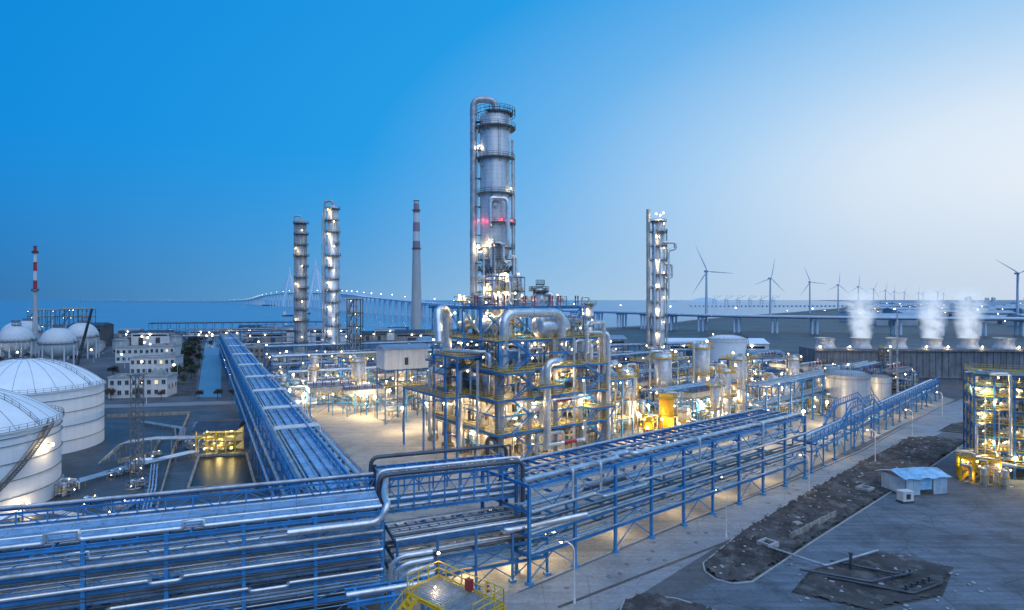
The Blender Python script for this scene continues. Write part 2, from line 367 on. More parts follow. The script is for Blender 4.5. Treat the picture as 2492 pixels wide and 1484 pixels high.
kerbed('bare_soil',[(15,82),(17.8,83.3),(22,82.2),(26,79),(24,75),(12,74)],'small dark kerbed island of soil')
kerbed('bare_soil',[(128,186),(140,197),(155,205),(168,203),(160,185),(140,178)],'dark round verge by the road bend',.3,1)
pitp=[(38,84),(44,91),(58,98),(66,92),(58,83),(46,79)]
mb=poly(pitp,.008); m2=rough_soil(pitp,.5,.25,.005); mb.add(m2.v,m2.f); struct('pit_floor',mb,SOILK,'dark gravel pit floor in the yard','pit')
mb=MB()
for (a,c) in (((1,84.6),(25,105.6)),((25,105.6),(60,134.6)),((60,134.6),(92,162.6)),((92,162.6),(159,229.6))): mb.bar((*a,.07),(*c,.07),.25,.15)
struct('kerb',mb,KERB,'concrete kerb along the plant road','kerb')
mb=MB()
def hill(x0,x1,y,h,n=24):
    vs=[]
    for i in range(n+1):
        u=i/n; x=x0+(x1-x0)*u; z=h*math.sin(math.pi*u)**.8*(.6+.4*math.sin(u*9+x0)); z=max(z,1)
        vs+=[(x,y-600,0),(x,y,z+2),(x,y+600,0)]
    mb.add(vs,[f for i in range(n) for f in ((i*3,i*3+1,i*3+4,i*3+3),(i*3+1,i*3+2,i*3+5,i*3+4))],True)
hill(2900,4000,11000,70)
HAZ=mat('hazy_hill',(.60,.70,.82),.9,0,.05,.001)  # horizon haze painted into the hill colour
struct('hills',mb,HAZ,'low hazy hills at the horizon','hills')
# ---------------------------------------------------------------- pipe rack
def pipe_pts(L,y,z,loops,x0=0):
    p=[(x0,y,z)]
    for (a,b,dy,dz) in loops:
        p+=[(a,y,z),(a,y,z+dz),(a,y+dy,z+dz),(b,y+dy,z+dz),(b,y,z+dz),(b,y,z)] if dz else [(a,y,z),(a,y+dy,z),(b,y+dy,z),(b,y,z)]
    p.append((L,y,z)); return p
def rack(label,loc,rz,L,W,bay,levels,pipes,mt=BLUE,trays=(),girder=None,rails=False,sub=0,postw=.42,brace=3,group=None,lamps=0):
    r=thing('pipe_rack',label,'pipe rack',loc,rz,group); n=int(round(L/bay)); H=levels[-1]
    pm=MB(); pm.ib((0,0,.3),(0,0,H),postw); pm.box((0,0,.2),(.9,.9,.4)); PM=mesh(pm,'post',mt)
    for i in range(n+1):
        for y in (0,W): part(r,'post',PM,None,(i*L/n,y,0))
    for z in levels:
        b=MB()
        for i in range(n+1): b.ib((i*L/n,0,z-.2),(i*L/n,W,z-.2),.28,.4)
        for y in (0,W): b.ib((0,y,z-.25),(L,y,z-.25),.25,.4)
        if sub and z==H:
            k=0
            while k*sub<L: b.ib((k*sub,0,z-.12),(k*sub,W,z-.12),.2,.26); k+=1
            for y in (W*.33,W*.66): b.ib((0,y,z-.3),(L,y,z-.3),.18,.3)
        part(r,'beam_grid',b,mt)
    b=MB()
    for i in range(0,n,brace):
        a0=i*L/n; a1=(i+1)*L/n
        for y in (0,W):
            b.bar((a0,y,.6),((a0+a1)/2,y,levels[0]-.5),.14); b.bar((a1,y,.6),((a0+a1)/2,y,levels[0]-.5),.14)
            if len(levels)>1: b.bar((a0,y,levels[0]),(a1,y,levels[1]),.12); b.bar((a1,y,levels[0]),(a0,y,levels[1]),.12)
    part(r,'brace',b,mt)
    for (y,z,rr,m,loops) in pipes:
        b=MB(); b.tube(pipe_pts(L,y,z+rr,loops),rr,8 if rr<.2 else 12,collar=0 if rr<.12 else 6); part(r,'pipe',b,m)
    for (y,wd,zz) in trays:
        b=MB(); b.box((L/2,y,zz+.12),(L,wd,.1)); b.box((L/2,y-wd/2,zz+.15),(L,.06,.3)); b.box((L/2,y+wd/2,zz+.15),(L,.06,.3))
        x=0
        while x<L: b.box((x,y,zz+.2),(.12,wd*.98,.06)); x+=2.2
        part(r,'cable_tray',b,TRAY)
    if girder:
        for y in girder:
            b=MB(); h=1.7; b.ib((0,y,H+.1),(L,y,H+.1),.22,.25); b.ib((0,y,H+h),(L,y,H+h),.22,.22); x=0; s=3.0;k=0
            while x<L-.1:
                b.bar((x,y,H),(x,y,H+h),.14); b.bar((x,y,H+(h if k%2 else 0)),(min(x+s,L),y,H+(0 if k%2 else h)),.1); x+=s;k+=1
            part(r,'truss_girder',b,mt)
    if rails:
        b=MB(); b.rail([(0,W-.1,H),(L,W-.1,H)],1.2,.07,2); part(r,'railing',b,mt)
    for k in range(lamps): bulb(r,((k+.5)*L/lamps,W*.5,levels[0]-.6),.12,700)
    return r
rnd=random.Random(3)
def rows(levels,W,dens,loops=(),rs=(.1,.13,.17,.22,.3,.36)):
    out=[]
    for z in levels:
        y=.5
        while y<W-.5:
            rr=rnd.choice(rs); y+=rr
            if y>W-.4: break
            if rnd.random()<dens: out.append((y,z,rr,rnd.choice([SILV,SILV,SILVD,SILVD,DARKP,TRAY]),list(loops)))
            y+=rr+rnd.uniform(.08,.3)
    return out
pA=[]
for z in (3.1,5.4,7.8,10.2,12.6):
    for k in range(2): pA.append((-.15-.05*k,z+.4*k,rnd.choice([.06,.08,.1]),rnd.choice([DARKP,SILVD,TRAY]),[]))
pA+=[(.15,12.1,.2,SILV,[(22,24,0,.8)]),(-.5,11.4,.24,SILVD,[]),(.6,14.05,.26,SILV,[(20,23,0,1.0),(33,35,0,.7)]),(-.4,9.1,.22,SILV,[(12,15,-.9,0),(30,33,-.9,0)]),(-.45,6.7,.2,SILV,[(18,26,-.8,0),(40,44,-.8,0)]),(9.2,15.8,.24,SILVD,[]),(8.3,14.1,.2,SILV,[])]
for y,rr,m_ in ((1.15,.1,SILVD),(2.75,.13,SILV),(3.15,.1,TRAY),(3.55,.16,SILV),(3.95,.09,DARKP),(5.95,.14,SILV),(6.35,.1,SILVD),(6.75,.16,TRAY),(7.2,.12,SILV)): pA.append((y,14.05,rr,m_,[]))
pA+=rows([11.3,8.9,6.6,4.2],9.5,.8,rs=(.09,.12,.15,.2,.26,.3))
pA=pA[:99]
rackA=rack('blue steel pipe rack packed with cable trays and silver pipes',(-67.8,57.6,0),rad(19.6),55,9.5,7.8,[4.2,6.6,8.9,11.3,14],pA,trays=[(1.9,1.1,14.1),(4.9,1.3,14.1)],girder=[9.5,7.7],sub=2.6,brace=2)
b=MB()
for i in range(7):
    x=i*7.86
    for z in (11.3,8.9): b.bar((x,-.02,z),(x+3.9,-.02,z+2.4),.12); b.bar((x+3.9,-.02,z+2.4),(x+7.86,-.02,z),.12)
part(rackA,'brace',b,BLUE)
b=MB(); b.tube([(44,-.9,12.9),(54.5,-.9,12.9),(55.6,-.9,14.9),(55.6,3,14.9),(56.8,9,16.2)],.4,14,fil=1.6); part(rackA,'pipe',b,SILV)
pB=rows([7,10.5],9.5,.6,rs=(.1,.13,.17,.22,.28))+[(.5,14.05,.34,SILV,[]),(1.5,14.05,.24,TRAY,[]),(2.3,14.05,.18,SILV,[]),(5.85,14.05,.13,SILV,[]),(7.5,14.05,.15,SILV,[]),(8.0,14.05,.13,SILVD,[]),(8.9,15.2,.22,SILVD,[]),(-.5,10.6,.3,SILVD,[]),(9.9,10.6,.26,SILVD,[]),(10.3,7.2,.25,TRAY,[])]
rackB=rack('very long blue pipe rack with cable trays running towards the sea',(-19.9,86,0),rad(116.7),404,9.5,9,[7,10.5,14],pB,trays=[(3.4,.9,14.1),(4.8,1.1,14.1),(6.6,.9,14.1)],girder=[2.75,9.5],sub=0,brace=3)
b=MB(); b.rail([(0,.1,14),(404,.1,14)],1.2,.07,2.5); part(rackB,'railing',b,BLUE)
for x in (38,62,92,125,165,215,270,340):
    b=MB()
    for dx in (0,1.1,2.2): b.tube([(x+dx,8.6,14.2),(x+dx,8.6,15.5),(x+dx,.4,15.5),(x+dx,.4,14.2)],.2,8)
    part(rackB,'expansion_loop',b,WALL)
pC=rows([7,10.3],11,.6,rs=(.07,.09,.12,.15,.2,.26))
pC+=[(1.1,14.05,.38,SILV,[(20,24,1.6,0)]),(4.4,14.05,.14,SILVD,[]),(6.2,14.05,.18,SILVD,[]),(-.5,10.2,.2,SILV,[(13,23,-1.8,0)]),(-.4,7.1,.18,SILVD,[(30,38,-1.6,0)]),(1.4,10.4,.26,SILV,[(12,22,-1,1.2)]),(-.4,4.4,.14,SILVD,[]),(10.4,14.05,.2,SILV,[]),(1.2,4.2,.16,SILV,[]),(2.2,4.2,.2,SILV,[]),(3.2,4.2,.12,DARKP,[]),(-.3,8.6,.08,DARKP,[]),(-.3,12.2,.09,SILVD,[]),(4.4,4.2,.15,SILV,[]),(5.4,4.2,.1,SILVD,[]),(.5,7.05,.22,SILV,[]),(.4,4.2,.2,SILV,[])]
rackC=rack('open blue steel pipe rack with ladder-like top beams and silver pipes',(2.4,86.2,0),rad(39.1),81,11,9,[4.2,7,10.3,14],pC,sub=2.25,brace=2,lamps=5)
for x in (8,14,40,62):
    b=MB(); b.tube([(x,-.6,10.6),(x,-.6,14.9),(x,3,14.9),(x,3,14.2)],.2,10); part(rackC,'pipe',b,SILV)
b=MB()
for x in range(0,81,9):
    b.bar((x,11,10.3),(x+9,11,14),.14); b.bar((x,0,14),(x+4.5,0,10.3),.12); b.bar((x+4.5,0,10.3),(x+9,0,14),.12)
part(rackC,'brace',b,BLUE)
# truss bridge
r=thing('pipe_bridge','raised blue truss bridge carrying pipes between racks','pipe bridge',(-17.5,83.2,0),rad(21.5))
Lb=19.5
for x in (0,Lb):
    for y in (0,6.5):
        b=MB(); b.ib((x,y,.3),(x,y,16),.45); b.box((x,y,.2),(.9,.9,.4)); part(r,'post',b,DKST if x==0 else BLUED)
for y in (0,6.5):
    b=MB()
    for z in (11.2,12.6,15.6): b.ib((0,y,z),(Lb,y,z),.3,.4 if z!=12.6 else .2)
    k=0; x=0; s=Lb/9
    while k<9:
        b.bar((x,y,11.2),(x,y,15.6),.2); b.bar((x,y,12.6 if k%2 else 15.6),(x+s,y,15.6 if k%2 else 12.6),.14); x+=s;k+=1
    part(r,'truss_girder',b,BLUE)
b=MB()
for k in range(14): b.ib((k*Lb/13,0,11),(k*Lb/13,6.5,11),.2,.3); b.ib((k*Lb/13,0,15.7),(k*Lb/13,6.5,15.7),.16,.2)
part(r,'beam_grid',b,BLUE)
for i in range(6):
    b=MB(); b.tube([(-1,.8+i*.95,11.6),(Lb+3,.8+i*.95,11.6)],.3,10,collar=5); part(r,'pipe',b,[SILV,DARKP,SILVD][i%3])
for i,(y,rr) in enumerate([(-.6,.3),(.3,.22),(6.2,.3)]):
    b=MB(); b.tube([(-.6,y,5),(-.6,y,16.4+.4*i),(Lb+.8,y,16.4+.4*i),(Lb+.8,y,4)],rr,12,fil=1.2,collar=7); part(r,'pipe',b,[DARKP,SILV,DARKP][i])
b=MB(); b.tube([(Lb+2,-.5,7.5),(Lb-3,-.5,7.5),(Lb-3,-3,7.5),(Lb+10,-3,8.2)],.4,12); part(r,'pipe',b,SILV)
pl=rows([3,5.5,8],8,.8,rs=(.1,.13,.17,.22,.26))
rl=rack('low steel pipe way with silver pipes and lattice beams',(-15,80.5,0),rad(24),22,8,5.5,[3,5.5,8.2],pl,mt=BLUED,girder=None,sub=1.4,brace=1,postw=.3,lamps=3)
pD=rows([7],4,.8)+[(.5,5,.25,SILV,[])]
rackD=rack('low narrow blue pipe rack following the road',(69,142,0),rad(45.8),148,4.2,8,[5,7.2],pD,brace=2,girder=[0],sub=2.5,postw=.3,lamps=4)
b=MB(); H=11
for y in (0,4.2):
    b.bar((22,y,7.2),(30,y,H),.4); b.bar((30,y,H),(52,y,H),.4); b.bar((52,y,H),(60,y,7.2),.4); b.bar((22,y,8.8),(30,y,H+1.5),.2); b.bar((30,y,H+1.5),(52,y,H+1.5),.2); b.bar((52,y,H+1.5),(60,y,8.8),.2)
    for k in range(12): b.bar((30+k*2,y,H),(30+k*2,y,H+1.5),.15)
    for x in (30,41,52): b.bar((x,y,0),(x,y,H),.35)
part(rackD,'raised_span',b,BLUE)
pE=rows([8,14],6,.75)
rackE=rack('tall blue pipe rack with pale pipes behind the tank farm',(75,182,0),rad(42.6),102,6,8.5,[8,14],pE,brace=2,sub=0,rails=True)
def simple_rack(loc,ang,L,W,levels,dens=.8,mt=BLUED):
    return rack('blue process unit pipe rack with silver pipes',loc,rad(ang),L,W,7.5,levels,rows(levels,W,dens),mt=mt,brace=2,rails=True,group='pipe racks inside the process units',postw=.35)
simple_rack((-88,243,0),27,58,6,[4.5,7.5,11],mt=BLUE)
simple_rack((-112,288,0),27,88,7,[5,9,13])
simple_rack((-138,345,0),27,150,7,[5,9,13])
simple_rack((24,206,0),39,80,7,[5,9,13],mt=BLUE)
simple_rack((46,185,0),39,40,6,[4,8,12],mt=BLUE)
simple_rack((10,250,0),39,100,7,[5,10,14])
simple_rack((20,330,0),20,120,7,[5,10,14])
simple_rack((95,300,0),10,80,6,[5,9],mt=BLUE)
simple_rack((-330,560,0),14,160,9,[6,12,18])
simple_rack((-215,470,0),27,90,7,[5,10,15])
# ---------------------------------------------------------------- prototypes of plant equipment
def capsule(mb,r,L,c=(0,0,0),ax='z',n=20):
    e=r*.5; pr=[(.01,-e)]+[(r*math.sin(a),-e*math.cos(a)) for a in (.4,.8,1.2)]+[(r,0),(r,L)]+[(r*math.cos(a),L+e*math.sin(a)) for a in (.4,.8,1.2)]+[(.01,L+e)]
    mb.lathe(pr,c,n,ax)
GRP='process equipment in the refinery units'
def skid(seed,w_=8,d_=6,h_=6):
    q=random.Random(seed); r=thing('process_skid','blue framed process skid crowded with silver pipes and valves','process skid',(0,0,-500),0,GRP)
    b=MB()
    for x in (0,w_/2,w_):
        for y in (0,d_): b.ib((x,y,0),(x,y,h_),.24)
    for z in (h_*.5,h_):
        for y in (0,d_): b.ib((0,y,z),(w_,y,z),.2,.3)
        for x in (0,w_/2,w_): b.ib((x,0,z),(x,d_,z),.2,.3)
    b.bar((0,0,0),(w_/2,0,h_/2),.12); b.bar((w_/2,d_,h_/2),(w_,d_,h_),.12); part(r,'frame',b,BLUED if seed%2 else BLUE)
    b=MB(); b.box((w_*.5,d_*.5,h_*.5+.1),(w_*.9,d_*.8,.08)); part(r,'platform',b,GRAT)
    b=MB(); b.rail([(0,0,h_*.5+.15),(w_,0,h_*.5+.15),(w_,d_,h_*.5+.15),(0,d_,h_*.5+.15),(0,0,h_*.5+.15)],1.1,.06,1.6); part(r,'railing',b,YEL)
    for i in range(20):
        p=V(q.uniform(0,w_),q.uniform(-.6,d_+.6),q.uniform(.4,h_+.5)); pts=[p.copy()]; last=-1
        for k in range(q.randint(2,5)):
            ax=q.choice([a for a in (0,1,2,2) if a!=last]); last=ax
            tgt=q.uniform(0,w_) if ax==0 else (q.uniform(-.8,d_+.8) if ax==1 else q.uniform(.3,h_+1))
            p=p.copy(); p[ax]=tgt
            if (p-pts[-1]).length>.8: pts.append(p)
        if len(pts)>1:
            b=MB(); rr=q.choice([.09,.12,.16,.2,.26,.36]); b.tube(pts,rr,8,collar=2.5); part(r,'pipe',b,q.choice([SILV,SILV,SILVD,WALL,DARKP]))
    b=MB()
    for i in range(4):
        x,y,z=q.uniform(0,w_),q.uniform(0,d_),q.uniform(h_*.5,h_); b.cyl((x,y,z),(x,y,z+.9),.1,n=8); b.cyl((x,y,z+.5),(x,y,z+.65),.24,n=8)
    part(r,'valve',b,RED)
    b=MB(); x=q.uniform(1.5,w_-1.5); capsule(b,q.uniform(.8,1.3),h_*.9,(x,d_*.5,.8)); part(r,'drum',b,SILV)
    bulb(r,(w_*.3,-.3,h_*.5-.4),.24); bulb(r,(w_*.8,d_*.5,h_+1),.22,me=BMY)
    return r
SK=[skid(i,*dm) for i,dm in enumerate([(8,6,6),(7,6,5.5),(10,6,7),(8,7,9),(9,5,6.5),(6,6,8)])]
def hvessel(r_,L,m=SILV,lab='silver horizontal drum on concrete saddles'):
    r=thing('horizontal_vessel',lab,'vessel',(0,0,-500),0,GRP)
    b=MB(); capsule(b,r_,L,(0,0,r_+1.4),'x'); part(r,'shell',b,m)
    b=MB()
    for x in (L*.2,L*.8): b.box((x,0,(r_+1.1)/2),(.5,r_*1.7,r_+1.1))
    part(r,'saddle',b,CONC)
    b=MB(); b.tube([(L*.5,0,2*r_+1.2),(L*.5,0,2*r_+2.6),(L*.5,r_*1.8,2*r_+2.6),(L*.5,r_*1.8,0)],.25,8); b.cyl((L*.2,0,2*r_+1.2),(L*.2,0,2*r_+1.9),.4,n=10); part(r,'nozzle',b,SILV)
    return r
HV=[hvessel(1.3,7),hvessel(1.0,6),hvessel(1.8,9)]
def vvessel(r_,H,m=SILV,lab='silver vertical vessel with ladder and ring platform'):
    r=thing('vertical_vessel',lab,'vessel',(0,0,-500),0,GRP)
    b=MB(); capsule(b,r_,H-2,(0,0,2)); part(r,'shell',b,m)
    b=MB(); b.cyl((0,0,0),(0,0,2),r_*.9,n=16); part(r,'skirt',b,CONC)
    for z in (H*.55,H-.3):
        b=MB(); b.slab((0,0,z),r_,r_+1,.1,n=16); part(r,'platform',b,GRAT); b=MB(); b.crail((0,0,z+.1),r_+.95,t=.07); part(r,'railing',b,YEL)
    b=MB(); b.ladder((0,-r_-.3,0),(0,-r_-.3,H)); part(r,'ladder',b,YEL)
    b=MB(); b.tube([(0,0,H+.2),(0,0,H+1.2),(r_+.9,0,H+1.2),(r_+.9,0,.8),(r_+3,0,.8)],.25,8); part(r,'pipe',b,SILV)
    bulb(r,(-r_-.8,-.3,H+1.2),.22)
    return r
VV=[vvessel(1.4,9),vvessel(1.0,12),vvessel(1.9,14)]
def aircooler(L=14,W=7,H=8):
    r=thing('air_cooler','bank of fin-fan air coolers on blue steel legs','air cooler',(0,0,-500),0,GRP)
    b=MB()
    for x in (0,L/2,L):
        for y in (0,W): b.ib((x,y,0),(x,y,H),.3)
    for y in (0,W): b.ib((0,y,H*.5),(L,y,H*.5),.2,.3); b.bar((0,y,0),(L/2,y,H*.5),.12); b.bar((L,y,0),(L/2,y,H*.5),.12)
    part(r,'frame',b,BLUE)
    b=MB(); b.box((L/2,W/2,H+.8),(L+.6,W+.6,1.4)); part(r,'tube_bundle',b,SILVD)
    b=MB()
    for i in range(4): x=L*(i+.5)/4; b.cyl((x,W/2,H-1),(x,W/2,H+.1),1.3,1.6,n=16)
    part(r,'fan_shroud',b,SILV)
    b=MB(); b.rail([(-.5,-.5,H+1.5),(L+.5,-.5,H+1.5),(L+.5,W+.5,H+1.5),(-.5,W+.5,H+1.5),(-.5,-.5,H+1.5)],1.1,.07,1.8); part(r,'railing',b,DKST)
    b=MB()
    for i in range(5): x=L*(i+.5)/5; b.cyl((x,W*.3,H+1.5),(x,W*.3,H+3.2),.15,n=8); b.cyl((x+.8,W*.3,H+1.5),(x+.8,W*.3,H+2.8),.15,n=8)
    part(r,'valve',b,RED)
    b=MB(); b.tube([(0,W*.6,H+2.4),(L,W*.6,H+2.4),(L+1.6,W*.6,H+2.4),(L+1.6,W*.6,1)],.4,10); b.tube([(0,W*.85,H+2),(L,W*.85,H+2)],.3,10); part(r,'pipe',b,SILV)
    bulb(r,(L*.5,-.4,H-1),.22)
    return r
AC=aircooler()
def floodlamp():
    r=thing('flood_light','steel pole with bright lit flood light','flood light',(0,0,-500),0,'lit flood lights across the plant')
    b=MB(); b.cyl((0,0,0),(0,0,7),.12,.07,n=8); b.box((0,0,7),(.9,.2,.12)); part(r,'pole',b,DKST)
    b=MB(); b.box((-.3,0,7.25),(.4,.3,.4)); b.box((.3,0,7.25),(.4,.3,.4)); part(r,'lamp_housing',b,DKST); return r
FL=floodlamp(); bulb(FL,(0,-.3,7.3),.42,5200)
FLF=floodlamp(); bulb(FLF,(0,-.3,7.3),.45)
def place(p,x,y,z=0,a=0,s=1): return dup(p,(x,y,z),rad(a),s)
q=random.Random(11)
def inside_main(x,y,m=3):
    dx,dy=x+3,y-147; u=dx*.82+dy*.57; v=-dx*.57+dy*.82; return -m<u<50+m and -m<v<34+m
occ=[]
def free(x,y,d):
    for (a,b_,e) in occ:
        if (a-x)**2+(b_-y)**2<(d+e)**2*.8: return False
    occ.append((x,y,d)); return True
occ+=[(-34,201,9),(44.4,178,4),(116,213,9),(116,205,6),(138,233,7),(136,226,6),(121,350,11),(81,350,6),(-107.5,370,6),(-137,400,6),(33,264,4)]
def fill(n,fx,ang,kinds,rr=3.8):
    k=0;tries=0
    while k<n and tries<n*40:
        tries+=1; x,y=fx()
        if inside_main(x,y): continue
        kind=q.choice(kinds)
        if not free(x,y,rr): continue
        a=ang+q.choice([0,90,180,270]); k+=1
        p={'s':q.choice(SK),'h':q.choice(HV),'v':q.choice(VV),'a':AC}[kind]; place(p,x,y,0,a if kind!='a' else ang,q.uniform(.85,1.15))
for (x,y,s) in [(58,176,1.3),(66,190,1.5),(36,190,1.2),(50,204,1.5),(78,212,1.4),(94,222,1.3),(40,214,1.7),(70,228,1.6),(-58,232,1.2),(-76,236,1.1),(-42,240,1.3)]:
    free(x,y,3); dup(q.choice(VV),(x,y,0),q.uniform(0,6),s)
def areaL():
    y=q.uniform(208,335); xb=-24-.503*(y-85)+14; x=q.uniform(xb,-26+ (y-210)*.15); return x,y
def areaR():
    while 1:
        x=q.uniform(22,175); y=q.uniform(172,330)
        if y>150+ (x-20)*.75 and y<320 and y-x*.35<290: return x,y
fill(80,areaL,27,['s','s','s','h','v','a'])
fill(135,areaR,39,['s','s','s','h','v','a'],3.6)
fill(30,lambda:(q.uniform(-20,60),q.uniform(205,340)),39,['s','a','v'])
fill(36,lambda:(q.uniform(-130,60),q.uniform(340,410)),27,['s','a','h'])
for (x,y) in [(-80,222),(-72,214),(-62,226),(-52,212),(-44,222),(-66,240),(-84,248),(-50,245),(-34,232),(-74,262),(-95,268),(-60,275),(-30,262),(-27,195),(-33,186),(-46,207),(-22,205),(-90,232)]: dup(FL,(x,y,0),0)
for (x,y) in [(36,176),(52,182),(42,190),(60,196),(74,205),(55,215),(88,214),(100,228),(72,232),(120,238),(98,252),(130,262),(60,252),(150,270),(110,280),(34,225),(85,180),(66,172),(100,196),(125,222),(20,215),(5,225)]: dup(FL,(x,y,0),0)
# ---------------------------------------------------------------- distillation columns
def column(label,loc,prof,rings,pipes,mt=COLM,lamps=(),rail=DKST,base=6,ladders=True,loops=()):
    r=thing('distillation_column',label,'distillation column',loc,0)
    b=MB(); b.lathe(prof,n=32); part(r,'shell',b,mt)
    def R(z):
        for (a,za),(c,zc) in zip(prof,prof[1:]):
            if za<=z<=zc: return a+(c-a)*(z-za)/max(zc-za,.01)
        return prof[-2][0]
    for k,z in enumerate(rings):
        rr=R(z); w_=1.1+(k%3)*.25; a0=q.uniform(0,6) ; full=(k%2==0)
        b=MB(); b.slab((0,0,z),rr,rr+w_,.16,a0,a0+(2*math.pi if full else 4.2),24)
        for j in range(8):
            a=a0+j*.6; b.bar((math.cos(a)*rr,math.sin(a)*rr,z-1.1),(math.cos(a)*(rr+w_),math.sin(a)*(rr+w_),z),.12)
        part(r,'platform',b,GRAT)
        b=MB(); b.crail((0,0,z+.15),rr+w_-.05,1.2,a0,a0+(2*math.pi if full else 4.2),16,.08); part(r,'railing',b,rail)
    if ladders:
        b=MB()
        for k in range(len(rings)-1):
            a=-.75+.9*(k%2)*(1 if k%4<2 else -1)*.6; rr=R(rings[k])+.5; p=V(math.cos(a)*rr,math.sin(a)*rr,rings[k]); b.ladder(p,p+V(0,0,rings[k+1]-rings[k]+1),out=V(math.cos(a),math.sin(a),0),w=.5)
        part(r,'ladder',b,DKST)
    for (pts,rr,m) in pipes:
        b=MB(); b.tube(pts,rr,14,fil=rr*2.6,collar=7); part(r,'pipe',b,m)
    for (x,y,z,s,pw) in lamps: bulb(r,(x,y,z),s,pw)
    b=MB()
    for j in range(6):
        a=q.uniform(-3,0); z=q.uniform(prof[0][1]+5,prof[-1][1]-5); rr=R(z); e=V(math.cos(a),math.sin(a),0); b.cyl(e*rr+V(0,0,z),e*(rr+.6)+V(0,0,z),.45,n=12); b.cyl(e*(rr+.5)+V(0,0,z),e*(rr+.7)+V(0,0,z),.6,n=12)
    part(r,'manhole',b,SILVD)
    return r
def dome(r,z,k=.45): return [(r*math.cos(a),z+r*k*math.sin(a)) for a in (0,.35,.7,1.05,1.4)]+[(.01,z+r*k)]
mcx,mcy=-4.8,175
prof=[(3.6,20),(3.6,50),(4.2,54),(4.25,60),(4.3,61)]+dome(4.3,91.5,.5)
C0=column('tall silver main distillation column with ring platforms and overhead pipe',(mcx,mcy,0),prof,[41,44.5,48,51,54.2,61.2,69.5,79.5,88.2,92.3],
  [([(0,0,92),(0,-.3,96.5),(-6.1,-1,96.5),(-6.1,-1,38)],.95,SILVD),
   ([(-5.0,-1.5,88),(-5.0,-1.5,40)],.28,SILV),([(4.9,-1,85),(5.0,-1,40)],.3,SILVD),([(5.6,0,80),(5.6,0,52),(4,0,50)],.22,SILV),
   ([(.8,-4,68),(.8,-5.3,68),(-1.2,-5.3,68),(-1.2,-5.3,60.8),(-.5,-4,60.5)],.55,SILV),
   ([(-1.2,-5.3,66),(-1.2,-5.3,67.8),(3.6,-5.3,67.8),(3.6,-5.3,55),(2,-4.6,55)],.6,SILV),
   ([(-4.3,-2,46),(-4.3,-4.5,46),(-1,-5,46),(-1,-5,38)],.5,SILV),([(4.6,-2,52),(6,-2,52),(6,-2,42),(3,-4,42),(3,-5,36)],.45,SILV),
   ([(-1,-4.9,49),(-1,-4.9,55.5),(2.4,-4.9,55.5),(2.4,-4.9,50.5),(4.5,-4,50.5)],.4,SILV),
   ([(-3,-4.6,40),(-3,-4.6,53),(-4.5,-3,53)],.3,SILV),([(1.2,-5,39),(1.2,-5,47),(4,-4,47),(4,-4,39)],.35,SILV),([(0,-5.2,57),(0,-5.2,44)],.22,SILVD)],
  lamps=[(-4.6,-3.2,54.8,.32,1300),(-1.5,-5.2,55.2,.32,1000),(3,-5,47,.3,1200),(-2.5,-5,43,.3,1200),(3,-5,42,.3,900),(-4.4,-2.2,83,.18,90),(4.5,-2.5,71,.16,60)])
b=MB(); b.crail((0,0,91.9),5.7,2,n=24,t=.09); part(C0,'railing',b,DKST)
b=MB()
for k in range(24):
    a=k/24*2*math.pi; b.bar((3.5*math.cos(a),3.5*math.sin(a),47.2),(5.3*math.cos(a),5.3*math.sin(a),49.4),.2)
part(C0,'bracket_ring',b,DKST)
for a in (-2.6,-2.2,-1.2,-.5):
    bulb(C0,(5.4*math.cos(a),5.4*math.sin(a),62),.24,35,(1,.05,.1),me=BMR,name='warning_lamp')
b=MB()
for k in range(7):
    z=42+k*8; b.box((-5.2,-1,z),(2.6,1.6,.25)); b.bar((-4,-1,z),(-6.6,-1,z),.3)
part(C0,'pipe_bracket',b,DKST)
def towerlamps(n,r_,h,pw=120,z0=10):
    return [((-1)**k*r_*.6,-r_-1.0,z0+(h-z0)*(k+.5)/n,.3,pw if k%2 else 0) for k in range(n)]
P1=[(3.4,0),(3.4,90)]+dome(3.4,90)
column('slim aged distillation column with many ring platforms',(-136.8,400,0),P1,list(range(12,92,7)),[([(0,0,91),(0,0,94),(-4.3,0,94),(-4.3,0,4)],.5,SILVD),([(4,-1,80),(4,-1,4)],.35,SILVD)],COLD,towerlamps(7,3.4,90,350))
P2=[(3.1,0),(3.1,95)]+dome(3.1,95)
column('tall lit distillation column with overhead pipe arch',(-107.5,370,0),P2,list(range(10,97,7)),[([(0,0,96),(0,0,99),(-4.8,0,99),(-4.8,0,4)],.75,SILVD),([(4,-1,88),(4,-1,4)],.4,SILVD),([(-6.4,0,92),(-6.4,0,3)],.3,SILVD)],COLM,towerlamps(12,3.1,97,450))
P3=[(3.6,0),(3.6,84)]+dome(3.6,84)
column('silver column with bulging side pipes and lit platforms',(83,350,0),P3,[14,22,30,38,46,54,62,70,78,84],
  [([(-5.6,0,91),(-5.6,0,2)],1.1,COLD),([(-3.2,-3,80),(-3.2,-5,82),(-3.2,-5,4)],.6,SILV),([(2,-3,72),(9,-3,72),(9,-3,68),(5,-3,68),(5,-3,40)],.8,SILV),([(3,-3,60),(7,-3,60),(7,-3,52),(3,-3,52)],.7,SILV),([(4.6,-1,80),(4.6,-1,4)],.4,SILVD),([(0,-4.5,76),(0,-5,40),(0,-5,5)],.5,SILV)],COLM,towerlamps(11,3.6,86,450)+[(-2,-4,88,.45,900),(2,-4,88.5,.45,900),(0,-5,87,.4,0)])
P4=[(1.9,0),(1.9,38)]+dome(1.9,38)
column('short lit silver column beside the main structure',(33,264,0),P4,[14,20,26,32,38],[([(0,0,38),(0,0,41),(-3,0,41),(-3,0,4)],.4,SILV)],COLM,towerlamps(6,1.9,38,350),rail=YEL)
P5=[(1.7,38.2),(1.7,43)]+dome(1.7,43,.3)
